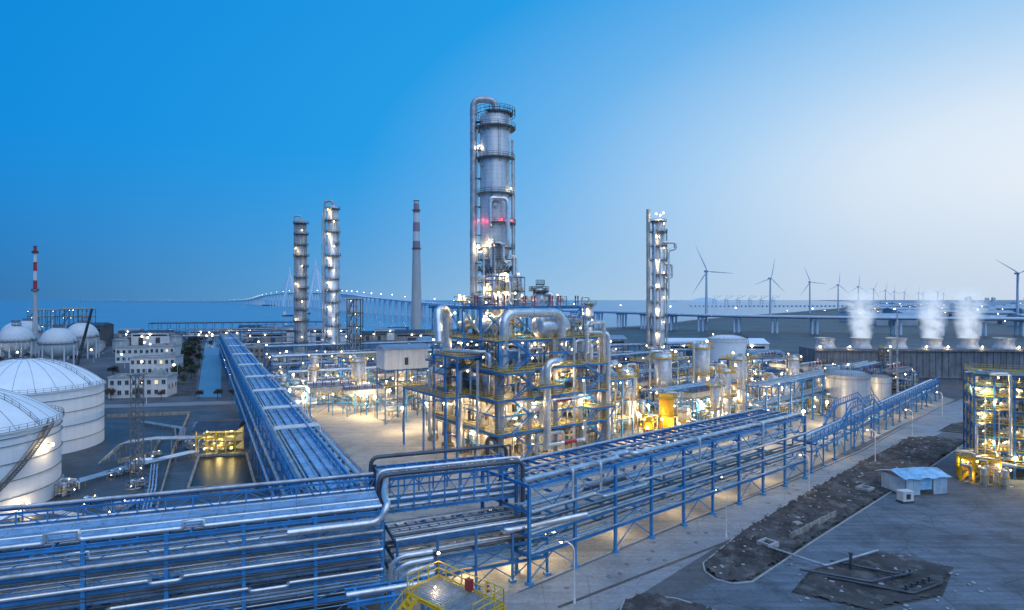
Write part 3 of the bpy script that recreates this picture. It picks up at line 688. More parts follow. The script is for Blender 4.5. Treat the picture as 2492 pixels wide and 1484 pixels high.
column('small deck-top drum with platform and bent outlet pipe',(7.5,172,0),P5,[42.2,44],[([(1.7,0,41.5),(3.6,0,41.5),(4.2,-1,36)],.8,SILV)],SILV,ladders=False)
def chimney(label,loc,pr,m,rings):
    r=thing('chimney',label,'chimney',loc); b=MB(); b.lathe(pr,n=28); part(r,'shaft',b,m)
    for z,rr in rings:
        b=MB(); b.slab((0,0,z),rr,rr+1,.3); part(r,'platform',b,DKST); b=MB(); b.crail((0,0,z+.3),rr+.95,1.3,t=.12); part(r,'railing',b,DKST)
    b=MB(); H=pr[-1][1]; b.cyl((0,0,H-.5),(0,0,H+.4),pr[-1][0]*1.08,n=20); part(r,'cap',b,DKST); return r
chimney('tall concrete chimney with faded red and white bands',(-107,690,0),[(6.2,0),(5.0,60),(4.2,96),(3.5,138),(3.1,140),(3.1,150)],STR1,[(96,4.2),(139,3.6)])
chimney('slender red and white striped chimney',(-352,455,0),[(1.9,0),(1.25,46),(1.05,79)],STR2,[(46,1.25),(74,1.05)])
# ---------------------------------------------------------------- main structure
MS=thing('process_structure','multi-storey concrete and blue steel reactor structure with yellow railings','process structure',(-3,147,0),rad(34.8))
us=[0,8.2,16.5,24.8,33]; vs=[0,8.5,17,25.5,34]
for u in us:
    for v in vs:
        b=MB(); h=23 if not(u>=16 and v==0) else 30; b.box((0,0,h/2),(1.6,1.6,h)); b.box((0,0,.6),(2.3,2.3,1.2)); part(MS,'concrete_column',b,CONC,(u,v,0))
for z in (8,16,23):
    b=MB()
    for u in us: b.box((u,17,z-.7),(.9,34,1.3))
    for v in vs: b.box((16.5,v,z-.72),(33,.9,1.25))
    part(MS,'floor_beam',b,CONC)
    b=MB()
    for i in range(4):
        for j in range(4):
            if q.random()<.72: b.box(((us[i]+us[i+1])/2,(vs[j]+vs[j+1])/2,z+.05),(8.0,8.3,.18))
    b.box((16.5,-1.1,z+.05),(35,1.6,.16)); b.box((-1.1,17,z+.05),(1.6,35,.16)); part(MS,'floor',b,GRAT)
    b=MB(); b.rail([(34.8,-1.8,z+.15),(-1.8,-1.8,z+.15),(-1.8,35,z+.15)],1.2,.08,1.7); part(MS,'railing',b,YEL)
    b=MB(); b.ib((-1.9,-1.9,z-.1),(34.9,-1.9,z-.1),.3,.5); b.ib((-1.9,-1.9,z-.1),(-1.9,35,z-.1),.3,.5); part(MS,'edge_beam',b,BLUE)
b=MB()
for z in (4,12,19.5,26.5):
    for i in range(4):
        if q.random()<.6: b.ib((us[i],-.9,z),(us[i+1],-.9,z),.25,.4)
        if q.random()<.6: b.ib((-.9,vs[i],z),(-.9,vs[i+1],z),.25,.4)
for i in range(4):
    for (z0,z1) in ((1,8),(9,16),(17,23),(23,30)):
        if q.random()<.4: b.bar((us[i],-.9,z0),(us[i+1],-.9,z1),.22)
        if q.random()<.5: b.bar((-.9,vs[i],z1),(-.9,vs[i+1],z0),.22)
part(MS,'secondary_steel',b,BLUE)
for z in (30,38):
    U=us; Vv=vs if z==30 else [8.5,17,25.5,34]; v0=Vv[0]
    b=MB()
    for u in U:
        b.ib((u,v0,z-.3),(u,34,z-.3),.4,.6)
        for v in Vv: b.ib((u,v,23 if z==30 else 30),(u,v,z),.55)
    for v in Vv: b.ib((-1.5,v,z-.3),(34.5,v,z-.3),.4,.6)
    k=-1.
    while k<34: b.ib((k,v0,z-.15),(k,34,z-.15),.14,.25); k+=2.1
    part(MS,'steel_frame',b,BLUE)
    b=MB()
    for i in range(4):
        if z==38 or i%2==0:
            b.bar((us[i],v0,z-7),(us[i+1],v0,z-.5),.3); b.bar((us[i+1],v0,z-7),(us[i],v0,z-.5),.3)
        if vs[i]>=v0: b.bar((0,vs[i],z-7),(0,vs[i+1],z-.5),.28)
    part(MS,'brace',b,BLUE)
    b=MB()
    for i in range(4):
        for j in range(len(Vv)-1):
            if q.random()<(.45 if z==30 else .6): b.box(((us[i]+us[i+1])/2,(Vv[j]+Vv[j+1])/2,z+.06),(8,8.2,.1))
    part(MS,'floor',b,GRAT)
    b=MB(); b.rail([(34.8,v0-.8,z+.15),(-1.8,v0-.8,z+.15),(-1.8,35,z+.15)],1.2,.08,1.7); part(MS,'railing',b,YEL if z==30 else BLUE)
for (x0,x1,y0,y1,z) in [(-7,0,8,20,26),(-9,-2,10,34,16),(8,16,-5,-2,19),(-2,6,-6,-1,23),(26,34,-4,-1,12)]:
    b=MB(); b.box(((x0+x1)/2,(y0+y1)/2,z),(x1-x0,y1-y0,.15)); part(MS,'outrigger_floor',b,GRAT); b=MB()
    for x in (x0,x1):
        b.ib((x,y0,z-.3),(x,y1,z-.3),.3,.5); b.bar((x,y0,z-.4),(x,y1,z-5),.25)
    for y in (y0,y1): b.ib((x0,y,z-.3),(x1,y,z-.3),.3,.5)
    if x0<-5:
        for y in (y0,(y0+y1)/2,y1): b.ib((x0,y,0),(x0,y,z),.4)
    part(MS,'outrigger_frame',b,BLUE); b=MB(); b.rail([(x1,y0,z),(x0,y0,z),(x0,y1,z)],1.2,.08,1.5); part(MS,'railing',b,YEL)
b=MB()
for k,(z0,z1) in enumerate([(0,4),(4,8),(8,12),(12,16),(16,19.5),(19.5,23),(23,26.5),(26.5,30)]):
    x0,x1=(2,7.5) if k%2==0 else (7.5,2); b.stair((x0,-2.6,z0),(x1,-2.6,z1),1.1)
part(MS,'staircase',b,BLUE)
b=MB()
for k,(z0,z1) in enumerate([(0,4),(4,8),(8,12),(12,16),(16,19.5),(19.5,23)]):
    x0,x1=(25,31) if k%2==0 else (31,25); b.stair((x0,-2.6,z0),(x1,-2.6,z1),1.1)
part(MS,'staircase',b,BLUE)
def mp(pts,r_,m=SILV,fil=None,lab=None):
    b=MB(); b.tube(pts,r_,18,fil=fil or r_*2.4,collar=5,seg=8); part(MS,'pipe',b,m,label=lab)
mp([(2,1,23),(2,1,36.6),(20.5,1.5,36.6),(20.5,1.5,24)],1.15,fil=3.4,lab='large shiny silver arched transfer pipe')
mp([(-2,22,22),(-2,22,37.4),(-6,20,37.4),(-6.5,18,29)],1.15,fil=3)
mp([(12.5,-2.4,3),(12.5,-2.4,24.5),(17.5,-2.4,24.5),(17.5,2,24.5)],.95,fil=2.6)
mp([(12,-3.2,4),(12,-3.2,15),(24,-3.2,15),(24,-3.2,19)],.42)
mp([(12,-3.4,4.2),(24,-3.4,4.2),(24,-3.4,9)],.42)
mp([(14.5,-3.2,14.9),(19.5,-3.2,14.9)],.46,RED)
mp([(17,-3.4,4.2),(21,-3.4,4.2)],.46,RED)
mp([(26,-2,26),(26,-2,34),(33,-1,34),(33,-1,20),(33,6,20)],.5)
mp([(34,-1.5,2),(34,-1.5,31),(30,2,31)],.6)
mp([(36,2,0),(36,2,28),(36,12,28)],.55,SILVD)
mp([(22,-1.5,2),(22,-1.5,30)],.35); mp([(30.5,-1.6,6),(30.5,-1.6,30)],.28)
mp([(-2.4,6,0),(-2.4,6,25)],.4); mp([(-2.6,14,2),(-2.6,14,22),(3,14,22)],.55)
mp([(-1,30,3),(-3,30,3),(-3,30,21),(-3,20,21)],.6)
mp([(34,4,21),(40,6,21),(46,8,21.5)],.9); mp([(34,6,14),(44,8,14),(44,8,3)],.7); mp([(34,10,17),(39,10,17),(39,10,5)],1.1)
mp([(-6,17,27),(-2,8,27),(4,3,27)],.5)
for k in range(7): mp([(4+k*1.1,9,31),(4+k*1.1,9,35.5),(4+k*1.1,14+k,35.5)],.22,SILVD)
for k in range(40):
    pts=[V(q.uniform(0,32),q.uniform(-1.6,4),q.choice([1,8.5,16.5,23.5])+q.uniform(0,1))]; p=pts[0]; 
    for ax,tg in ((2,p.z+q.uniform(3,6)),(0,min(33,max(0,p.x+q.uniform(-9,9)))),(2,p.z+q.uniform(.5,6))): p=p.copy(); p[ax]=tg; pts.append(p)
    mp(pts,q.choice([.16,.22,.3,.4,.5]),q.choice([SILV,SILV,SILV,SILVD,DARKP]))
for k in range(26):
    pts=[V(q.uniform(-1.6,3),q.uniform(1,33),q.choice([1,8.5,16.5,23.5])+q.uniform(0,1))]; p=pts[0]
    for ax,tg in ((2,p.z+q.uniform(3,6)),(1,min(33,max(0,p.y+q.uniform(-9,9)))),(2,p.z+q.uniform(.5,6))): p=p.copy(); p[ax]=tg; pts.append(p)
    mp(pts,q.choice([.16,.22,.3,.4,.5]),q.choice([SILV,SILV,SILV,SILVD,DARKP]))
for k in range(8):
    b=MB(); x=-.5+k*4.5; y=8.4 if k%2 else 10.5
    for dx in (0,.9): b.cyl((x+dx,y,38),(x+dx,y,40.2),.13,n=8); b.cyl((x+dx,y,39.2),(x+dx,y,39.5),.3,n=8); b.cyl((x+dx,y,40.0),(x+dx,y,41.0),.2,n=8)
    part(MS,'relief_valve',b,RED)
TH=rad(34.8)
def loc_ms(u,v,z): return (-3+u*math.cos(TH)-v*math.sin(TH),147+u*math.sin(TH)+v*math.cos(TH),z)
big=hvessel(2.9,7.5,SILV,'large silver horizontal drum on the upper deck'); big.location=loc_ms(15.5,4.6,28.6); big.rotation_euler=(0,0,TH)
for z,pl in ((0.1,[(3,4),(12,4),(20,5),(28,4),(4,20),(20,20)]),(8.15,[(2,3),(11,3),(19,4),(26,3),(2,13),(2,24),(10,12)]),(16.15,[(2,3),(10,3),(19,4),(27,3),(2,12),(2,23),(12,12)]),(23.15,[(3,3),(11,4),(27,4),(2,13),(2,22),(20,12)]),(30.15,[(2,11),(10,12),(24,12),(26,3),(3,22)])):
    for i,(u,v) in enumerate(pl):
        if i%2==0: dup(q.choice(HV),loc_ms(u,v+2,z),TH+(0 if q.random()<.6 else math.pi/2),q.uniform(.9,1.2))
        else: dup(q.choice(SK[:2]),loc_ms(u-1,v-1,z),TH,.85)
for u,v in ((2,12),(12,24),(26,14),(4,24),(24,26)): dup(q.choice(SK[:2]),loc_ms(u,v,38.1),TH,(.8,.8,.45))
dup(SK[3],loc_ms(9,17,38.1),TH,(.8,.5,.9)); dup(SK[5],loc_ms(15,17,38.1),TH,(.8,.5,1.0))
for u,v in ((9,4),(22,3)): dup(q.choice(VV[:2]),loc_ms(u,v+5,23.2),TH,.9)
for (u,v,z,pw) in [(3,3,6.5,1700),(12,4,6.6,1900),(20,3,6.5,1800),(29,3,6.6,1800),(3,12,6.5,1700),(3,27,6.5,1500),(4,4,14.4,1700),(13,4,14.4,1800),(22,4,14.4,1600),(30,3,14.4,1500),(3,11,14.4,1600),(3,27,14.4,1600),(5,4,21.4,1600),(14,4,21.4,1600),(27,4,21.4,1500),(3,14,21.4,1500),(3,28,21.4,1200),(4,5,28.4,1500),(14,10,28.4,1500),(27,4,28.4,1300),(2,20,28.4,1300),(4,12,36.3,1300),(16,12,36.3,1500),(28,12,36.3,1000),(2,25,36.3,1000),(12,20,41,900),(24,24,41,600),(4,26,41,700),(13,-1.8,6.5,550),(25,-1.8,14.5,550),(5,-1.8,14.5,500),(-1.9,10,6.5,500),(-1.9,24,12,500),(18,-1.8,21,500)]:
    bulb(MS,(u,v,z),.24,pw*1.75)
for k in range(40):
    if k%2: bulb(MS,(q.uniform(0,33),q.uniform(-1.5,1),q.choice([7,15,22,29])-.4),.17,me=BMY)
    else: bulb(MS,(q.uniform(-1.5,1),q.uniform(0,33),q.choice([7,15,22,29])-.4),.17)
# white elevated building
r=thing('elevated_building','white clad equipment house raised on blue steel legs','building',(-40.5,197,0),rad(27))
b=MB(); b.box((7,5,20.6),(14.5,10,6.4)); part(r,'wall',b,WALL)
b=MB(); b.add([(-.6,-.5,23.8),(15,-.5,23.8),(15,5,25.2),(-.6,5,25.2),(-.6,10.5,23.8),(15,10.5,23.8)],[(0,1,2,3),(3,2,5,4),(0,3,4),(1,5,2)]); part(r,'roof',b,ROOFB)
b=MB()
for x in (0,7,14):
    for y in (0,10): b.ib((x,y,0),(x,y,17.4),.4)
for z in (6,12,17.1):
    for y in (0,10): b.ib((0,y,z),(14,y,z),.3,.4)
    for x in (0,7,14): b.ib((x,0,z),(x,10,z),.3,.4)
for x in (0,7):
    for z in (0,6,12): b.bar((x,0,z),(x+7,0,z+5.5),.18)
part(r,'leg_frame',b,BLUED)
b=MB(); b.rail([(-1,-1.2,12.2),(15,-1.2,12.2)],1.2,.08); part(r,'railing',b,YEL); b=MB(); b.box((7,-.1,12.1),(16,2.2,.1)); part(r,'platform',b,GRAT)
b=MB(); b.box((7,-.04,19.9),(1.2,.1,2.4)); part(r,'door',b,DKST)
y1=vvessel(2.1,12,YELT,'bright yellow vertical vessel lit at night'); y1.location=(44.4,177,0)
y2=vvessel(1.5,6,YELT,'short yellow vessel beside taller one'); y2.location=(38.8,175,0)
y3=vvessel(1.5,7.5,WALL,'pale vertical vessel beside yellow vessel'); y3.location=(50,181,0)
for (x,y,z) in ((42,172.5,6.5),(47,173.5,5),(38,173,4)):
    l=thing('flood_light','warm work light beside yellow vessel','flood light',(x,y,0)); b=MB(); b.cyl((0,0,0),(0,0,z),.1,n=8); part(l,'pole',b,DKST); bulb(l,(0,0,z),.25,1700,(1,.75,.3))
# ---------------------------------------------------------------- tanks
def tank(label,loc,r_,H,rise,m=WHITE,mr=WROOF,girders=(),stair_a=-1.0):
    r=thing('storage_tank',label,'storage tank',loc)
    b=MB(); b.lathe([(r_,0),(r_,H)],n=72); part(r,'shell',b,m)
    Rc=(r_*r_+rise*rise)/(2*rise); pr=[]
    for k in range(15):
        x=max(.01,r_*math.cos(k/14*math.pi/2)); pr.append((x,H+math.sqrt(Rc*Rc-x*x)-(Rc-rise)))
    b=MB(); b.lathe(pr,n=72); part(r,'roof',b,mr)
    b=MB()
    for k in range(24):
        a=2*math.pi*k/24
        for (x0,z0),(x1,z1) in zip(pr[:12],pr[1:13]): b.bar((x0*math.cos(a),x0*math.sin(a),z0+.03),(x1*math.cos(a),x1*math.sin(a),z1+.03),.1,.1)
    part(r,'roof_rib',b,KERB)
    for z in girders:
        b=MB(); b.slab((0,0,z),r_,r_+.22,.09,n=72); part(r,'wind_girder',b,GRAT)
    b=MB(); b.slab((0,0,H-.2),r_,r_+.5,.25,n=72); part(r,'rim',b,m)
    b=MB(); b.crail((0,0,H),r_+.45,1.1,n=72,t=.06); part(r,'railing',b,GRAT)
    b=MB(); n=16
    for k in range(n):
        a0=stair_a+k*.055*18/r_; a1=a0+.055*18/r_; z0=H*k/n; z1=H*(k+1)/n; R_=r_+.7
        p=V(R_*math.cos(a0),R_*math.sin(a0),z0); p1=V(R_*math.cos(a1),R_*math.sin(a1),z1); b.stair(p,p1,.9)
    part(r,'spiral_stair',b,GRAT)
    b=MB(); b.cyl((0,0,H+rise-.2),(0,0,H+rise+.5),.6,n=16); b.crail((0,0,H+rise-.1),2.2,1.1,n=12,t=.06); b.rail([(2,0,H+rise-.1)]+[(x_,0,z_) for (x_,z_) in pr[::-1][2::2]],1.1,.06); part(r,'roof_fitting',b,GRAT)
    return r
T2=tank('large white domed storage tank with thin ring pipes',(-110,120,0),18,15.4,7.6,girders=[3,6.2,9.5,12.8,14.2],stair_a=-.75)
T1=tank('large white domed storage tank behind another tank',(-132,167,0),18,16.4,7.6,girders=[3.2,7,10.6,14],stair_a=-2.4)
for (x,y,z) in ((-90.7,115.6,1.8),(-90.6,121.6,11.5)):
    l=thing('wall_lamp','bright lamp fixed to the tank shell','lamp',(x,y,z)); b=MB(); b.box((0,0,0),(.3,.3,.3)); b.bar((0,0,0),(-1.4,0.1,0),.1); part(l,'bracket',b,DKST); bulb(l,(0.1,-.2,-.1),.3,480)
ST=mat('silver_tank',(.64,.67,.70),.45,.3,.1,.3,seam=(2,1.8,.03,.35),streak=.3)
tank('silver storage tank with curved roof',(116,213,0),6.8,14.2,1.6,ST,ST,[13],stair_a=-1.5)
tank('small silver storage tank beside larger tank',(137,230,0),3.9,11.2,1,ST,ST,[9],stair_a=-1.5)
tank('large pale storage tank in the process area',(122,350,0),10.5,18,2,WROOF,WROOF,[16],stair_a=-1.5)
for i,(x,y,rr,h) in enumerate([(-318,455,5.5,10),(-304,452,5,9),(-292,460,5.5,10),(-330,470,6,12),(-240,440,4,14)]): tank('small grey storage tank near the shore',(x,y,0),rr,h,1,ST,ST,[h-1])
SPH=mat('grey_white_sphere_paint',(.66,.70,.74),.5,0,.06,.2,col2=(.48,.51,.54),k2=.3,seam=(2,2.6,.02,.2),streak=.15)
def sphere(loc,r_,zc):
    r=thing('spherical_tank','white spherical gas tank on legs','spherical tank',loc,0,'spherical gas tanks')
    b=MB(); b.lathe([(max(.01,r_*math.sin(a*math.pi/20)),zc-r_*math.cos(a*math.pi/20)) for a in range(21)],n=40); part(r,'shell',b,SPH)
    for k in range(10):
        a=2*math.pi*k/10; b=MB(); b.cyl((r_*.98*math.cos(a),r_*.98*math.sin(a),0),(r_*.98*math.cos(a),r_*.98*math.sin(a),zc),.45,n=10); part(r,'leg',b,SPH)
    b=MB(); b.slab((0,0,zc-.2),r_,r_+1,.2,n=36); b.crail((0,0,zc),r_+.95,1.1,n=24,t=.1); part(r,'walkway',b,GRAT)
    b=MB(); b.slab((0,0,zc+r_),0.3,2.5,.2,n=16); b.crail((0,0,zc+r_+.2),2.4,1.1,n=10,t=.1); b.stair((r_+1,0,zc),(2,0,zc+r_+.5),1); part(r,'top_platform',b,GRAT)
    return r
for l,a,z in (((-276,375,0),9.5,13.5),((-293,420,0),9.8,14.5),((-346,430,0),9,15),((-312,388,0),9.5,14),((-370,470,0),9,15)): sphere(l,a,z)
# ---------------------------------------------------------------- left yard
r=thing('pump_house','open dark-roofed pump house glowing yellow inside','pump house',(-80.5,157,0),rad(8))
b=MB(); b.add([(-.7,-.7,6.6),(10.2,-.7,6.6),(10.2,3.5,8.3),(-.7,3.5,8.3),(-.7,7.7,6.6),(10.2,7.7,6.6)],[(0,1,2,3),(3,2,5,4),(0,3,4),(1,5,2)]); b.box((4.7,3.5,6.5),(10.9,8.4,.15)); part(r,'roof',b,ROOFD)
b=MB()
for x in (0,2.4,4.8,7.1,9.5):
    for y in (0,7): b.bar((x,y,0),(x,y,6.5),.26)
for y in (0,7):
    for z in (2.2,4.4): b.bar((0,y,z),(9.5,y,z),.18)
part(r,'post',b,YEL)
b=MB(); b.box((4.75,3.5,2.2),(9.3,6.8,.08)); b.box((4.75,3.5,4.4),(9.3,6.8,.08)); part(r,'floor',b,GRAT)
b=MB(); b.box((4.75,6.7,3.2),(9.3,.1,6.2)); part(r,'back_wall',b,WALL)
for i in range(4):
    b=MB(); capsule(b,.5,1.6,(1+i*2.2,3,1.0)); b.tube([(1+i*2.2,3,3.2),(1+i*2.2,3,4.2),(1+i*2.2,-1.2,4.2),(1+i*2.2,-1.2,1)],.14,8); part(r,'pump',b,SILV)
for x,z in ((2,5.9),(5,3.9),(8,5.9),(2,1.7),(8,1.7)): bulb(r,(x,2,z),.2,620,(1,.76,.26),me=BMY)
b=MB(); b.rail([(0,-.2,2.3),(9.5,-.2,2.3)],1.1,.06); b.rail([(0,-.2,4.5),(9.5,-.2,4.5)],1.1,.06); part(r,'railing',b,YEL)
r=thing('settling_basin','concrete walled basin of black water','basin',(0,0,0)); pp=[(-77.7,153),(-66.8,155),(-54,129.5),(-66.5,126.5)]
b=MB()
for i in range(4): a=pp[i];c=pp[(i+1)%4]; b.bar((a[0],a[1],.7),(c[0],c[1],.7),.5,1.4)
part(r,'wall',b,CONC); part(r,'water',poly(pp,.9),BLACKW)
for pts in ([(-88,100),(-62,106),(-88,160),(-112,214),(-150,205)],[(-96,150),(-92,158),(-100,176)],[(-70,182),(-96,176),(-104,190)]):
    r=thing('dike_wall','low concrete dike wall around the tank yard','wall',(0,0,0)); b=MB()
    for a,c in zip(pts,pts[1:]): b.bar((*a,.55),(*c,.55),.3,1.1)
    part(r,'wall',b,CONC)
r=thing('lattice_mast','slender tall steel lattice mast','mast',(-81.5,134,0)); b=MB(); w_=.9
for k in range(12):
    z0=k*1.95; z1=z0+1.95; c=[(w_,w_),(-w_,w_),(-w_,-w_),(w_,-w_)]
    for i in range(4):
        a=c[i];e=c[(i+1)%4]; b.bar((*a,z0),(*a,z1),.14); b.bar((*a,z0),(*e,z1),.09); b.bar((*a,z1),(*e,z1),.09)
part(r,'lattice',b,GRAT); b=MB(); b.box((0,0,23.5),(2.6,2.6,.15)); b.rail([(-1.3,-1.3,23.5),(1.3,-1.3,23.5),(1.3,1.3,23.5)],1.1); part(r,'platform',b,GRAT)
def gpipes(label,pts,n,sp,rr,m):
    r=thing('ground_pipes',label,'pipes',(0,0,0)); d0=(Vector(pts[1])-Vector(pts[0])).normalized(); sd=V(-d0.y,d0.x,0)
    for i in range(n):
        b=MB(); b.tube([Vector(p)+sd*(i*sp)+V(0,0,0) for p in pts],rr,8,fil=1.2,collar=5); part(r,'pipe',b,m)
    for a,c in zip(pts,pts[1:]):
        a=Vector(a);c=Vector(c);L=(c-a).length;k=2
        while k<L:
            b=MB(); p=a.lerp(c,k/L); h=max(.3,p.z-rr); b.bar(V(p.x,p.y,h)-sd*.3,V(p.x,p.y,h)+sd*(n*sp),.2); b.bar((p.x,p.y,0),(p.x,p.y,h),.2); b.bar(V(p.x,p.y,0)+sd*(n-1)*sp,V(p.x,p.y,h)+sd*(n-1)*sp,.2); part(r,'support',b,CONC); k+=5
    return r
gpipes('silver pipes running from the tank to the pump house',[(-92,130,1.2),(-88,142,1.2),(-84,150,1.2),(-79,156,1.6)],5,.6,.15,SILV)
gpipes('raised pipes beside the pump house',[(-82,164,3.6),(-94,163,3.6),(-99,158,3.6),(-99,150,.8)],5,.7,.16,SILVD)
gpipes('low pipe run along the tank yard',[(-66,112,1),(-74,128,1),(-84,146,1)],3,.6,.15,TRAY)
gpipes('raised pipes beside the long rack',[(-64,160,4),(-58,158,4),(-50,146,4),(-50,138,4)],4,.7,.2,SILVD)
gpipes('pipes leaving the tank bottom',[(-94,106,1.2),(-84,112,1.2),(-60,104,1.2)],4,.6,.17,SILV)
gpipes('orange capped pipes on the yard',[(-100,196,1),(-80,200,1),(-72,188,1)],2,.9,.14,RUST)
gpipes('thin pipes crossing the tank yard',[(-118,196,1),(-100,186,1),(-92,170,1)],4,.5,.12,SILVD)
for i in range(26):
    x,y=-62-q.uniform(0,36),112+q.uniform(0,92)
    if inpoly(x,y,[(-84,166),(-66,168),(-50,126),(-72,122)]): continue
    s_=q.uniform(.35,.5); dup(SK[i%6],(x,y,0),rad(q.choice([15,105])),(s_,s_,s_*.7))
for (x,y,s) in ((-90,148,.45),(-88,176,.5),(-70,182,.45),(-98,132,.4),(-74,118,.4)): dup(HV[0],(x,y,0),rad(20),s)
# buildings
def building(label,loc,rz,w_,d_,h_,fl,nw,wall=WALL,lit=.08,group=None,name='office_building'):
    r=thing(name,label,'building',loc,rz,group)
    b=MB(); b.box((0,0,h_/2),(w_,d_,h_)); part(r,'wall',b,wall)
    b=MB()
    for (x,y,dx,dy) in ((0,-d_/2,w_+.5,.4),(0,d_/2,w_+.5,.4),(-w_/2,0,.4,d_-.4),(w_/2,0,.4,d_-.4)): b.box((x,y,h_+.4),(dx,dy,.8))
    b.box((0,0,h_+.06),(w_-.4,d_-.4,.1)); b.box((w_*.25,d_*.1,h_+1.3),(w_*.2,d_*.35,2.4)); b.box((-w_*.3,0,h_+.7),(1.5,1.5,1.2)); part(r,'roof',b,KERB)
    wm=MB(); ww=w_/nw*.5; wh=h_/fl*.45; wm.box((0,0,0),(ww,.06,wh)); W1=mesh(wm,'window',GLASS); W2=W1.copy(); W2.materials[0]=WARMW
    fm=MB()
    for (x,z,dx,dz) in ((0,wh/2,ww+.2,.12),(0,-wh/2,ww+.3,.15),(-ww/2,0,.12,wh),(ww/2,0,.12,wh),(0,0,.08,wh)): fm.box((x,-.05,z),(dx,.14,dz))
    FM=mesh(fm,'frame',KERB)
    for f_ in range(fl):
        for k in range(nw):
            o=part(r,'window',W2 if q.random()<lit else W1,None,(-w_/2+(k+.5)*w_/nw,-d_/2-.04,(f_+.55)*h_/fl)); part(o,'frame',FM,None)
    for k in range(3):
        o=part(r,'window',W1,None,(w_/2+.04,-d_/2+(k+.5)*d_/3,h_*.5),(0,0,math.pi/2)); part(o,'frame',FM,None)
    b=MB(); b.box((0,-d_/2-.08,1.2),(1.8,.1,2.4)); b.box((0,-d_/2-.6,2.7),(2.6,1.2,.15)); part(r,'door',b,DKST); return r
building('low white office building with flat roof',(-153,256,0),rad(10),22,11,8,2,8)
building('white stepped office building with flat roof',(-190,330,0),rad(10),22,12,9,2,8)
building('white annex building behind the offices',(-198,352,0),rad(10),13,10,13,3,5)
building('white works building by the yard',(-235,395,0),rad(10),30,12,9,2,9)
building('grey plant building with flat roof',(-175,410,0),rad(10),22,12,8,2,7,wall=CONC)
def shed(label,loc,rz,w_,d_,h_,wall=WALL,roof=ROOFB,lamps=0,group=None):
    r=thing('industrial_shed',label,'shed',loc,rz,group); b=MB(); b.box((0,0,h_/2),(w_,d_,h_)); part(r,'wall',b,wall)
    b=MB(); e=.6; x=w_/2+e; y=d_/2+e; b.add([(-x,-y,h_),(x,-y,h_),(x,0,h_+d_*.12),(-x,0,h_+d_*.12),(-x,y,h_),(x,y,h_)],[(0,1,2,3),(3,2,5,4),(0,3,4),(1,5,2),(0,4,5,1)]); part(r,'roof',b,roof)
    for xx in (w_*.2,-w_*.25): b=MB(); b.box((xx,-d_/2-.05,h_*.3),(w_*.12,.12,h_*.6)); part(r,'door',b,DKST)
    b=MB(); b.box((0,-d_/2-.05,h_*.78),(w_*.92,.1,h_*.13)); part(r,'window_band',b,GLASS)
    for k in range(lamps): bulb(r,(-w_/2+(k+.5)*w_/lamps,-d_/2-.8,h_*.85),.45)
    return r
shed('dark tall boiler shed',(-355,520,0),rad(8),26,20,18,CONCD,ROOFD)
shed('white warehouse by the sea wall',(-190,600,0),rad(5),60,24,12,lamps=3)
shed('lit white warehouse with pale roof',(-165,560,0),rad(5),34,20,14,lamps=3)
shed('long low white workshop',(-45,480,0),rad(5),54,20,9,lamps=2)
shed('dark low workshop near shore',(-75,560,0),rad(5),60,22,10,CONC,ROOFD,lamps=2)
shed('long white warehouse with pale roof',(135,415,0),rad(-3),66,24,11,WALL,WROOF,lamps=3)
shed('low grey workshop behind units',(60,470,0),rad(5),50,22,10,CONC,ROOFB,lamps=2)
shed('pale workshop near process units',(150,380,0),rad(5),30,14,7,WALL,ROOFB,lamps=1)
shed('blue grey shed near process units',(-20,400,0),rad(27),40,16,9,WALL,ROOFD,lamps=2)
for k in range(20):
    shed('small plant shed near the shore',(-440+q.uniform(0,330),540+q.uniform(0,140),0),rad(10),q.uniform(14,34),q.uniform(10,18),q.uniform(6,12),q.choice([WALL,CONC]),q.choice([ROOFB,ROOFD]),lamps=1)
def steelblock(label,loc,rz,w_,d_,zs,nb,nd,mt,lamps=8,rail=YEL,pw=0,pipes=10,bcol=None):
    r=thing('steel_structure',label,'steel structure',loc,rz); X=[w_*i/nb for i in range(nb+1)]; Y=[d_*i/nd for i in range(nd+1)]; H=zs[-1]
    for x in X:
        for y in Y: b=MB(); b.ib((0,0,0),(0,0,H),.4); part(r,'post',b,mt,(x,y,0))
    for z in zs:
        b=MB()
        for x in X: b.ib((x,0,z-.2),(x,d_,z-.2),.25,.4)
        for y in Y: b.ib((0,y,z-.2),(w_,y,z-.2),.25,.4)
        part(r,'floor_beam',b,mt); b=MB()
        for i in range(nb):
            for j in range(nd):
                if q.random()<.75: b.box(((X[i]+X[i+1])/2,(Y[j]+Y[j+1])/2,z+.05),(w_/nb*.97,d_/nd*.97,.08))
        part(r,'floor',b,GRAT); b=MB(); b.rail([(w_,0,z+.1),(0,0,z+.1),(0,d_,z+.1),(w_,d_,z+.1)],1.1,.07,1.8); part(r,'railing',b,rail)
    b=MB(); zz=[0]+list(zs)
    for k in range(len(zs)):
        i=k%nb; b.bar((X[i],0,zz[k]),(X[i+1],0,zz[k+1]),.18); b.bar((0,Y[k%nd],zz[k]),(0,Y[k%nd+1],zz[k+1]),.18); b.stair((X[0]+.5,1.5,zz[k]),(X[1]-.5,1.5,zz[k+1]),1)
    part(r,'brace',b,mt)
    for k in range(pipes):
        b=MB(); x=q.uniform(.3,w_-.3); y=q.choice([-.6,d_*.3,d_*.6]); z0=q.uniform(.5,H*.4); z1=q.uniform(H*.5,H+1); b.tube([(x,y,z0),(x,y,z1),(x+q.uniform(-4,4),y,z1),(x+q.uniform(-1,1),y+3,z1)],q.choice([.12,.2,.3]),10,collar=3); part(r,'pipe',b,q.choice([SILV,SILVD]))
    for k in range(lamps):
        bulb(r,(q.uniform(0,w_),q.choice([-.3,d_*.3]),q.choice(zs)-.9),.18,pw if k%2==0 else 0,(1,.72,.30),me=BMY)
    return r
R28=rad(-28)
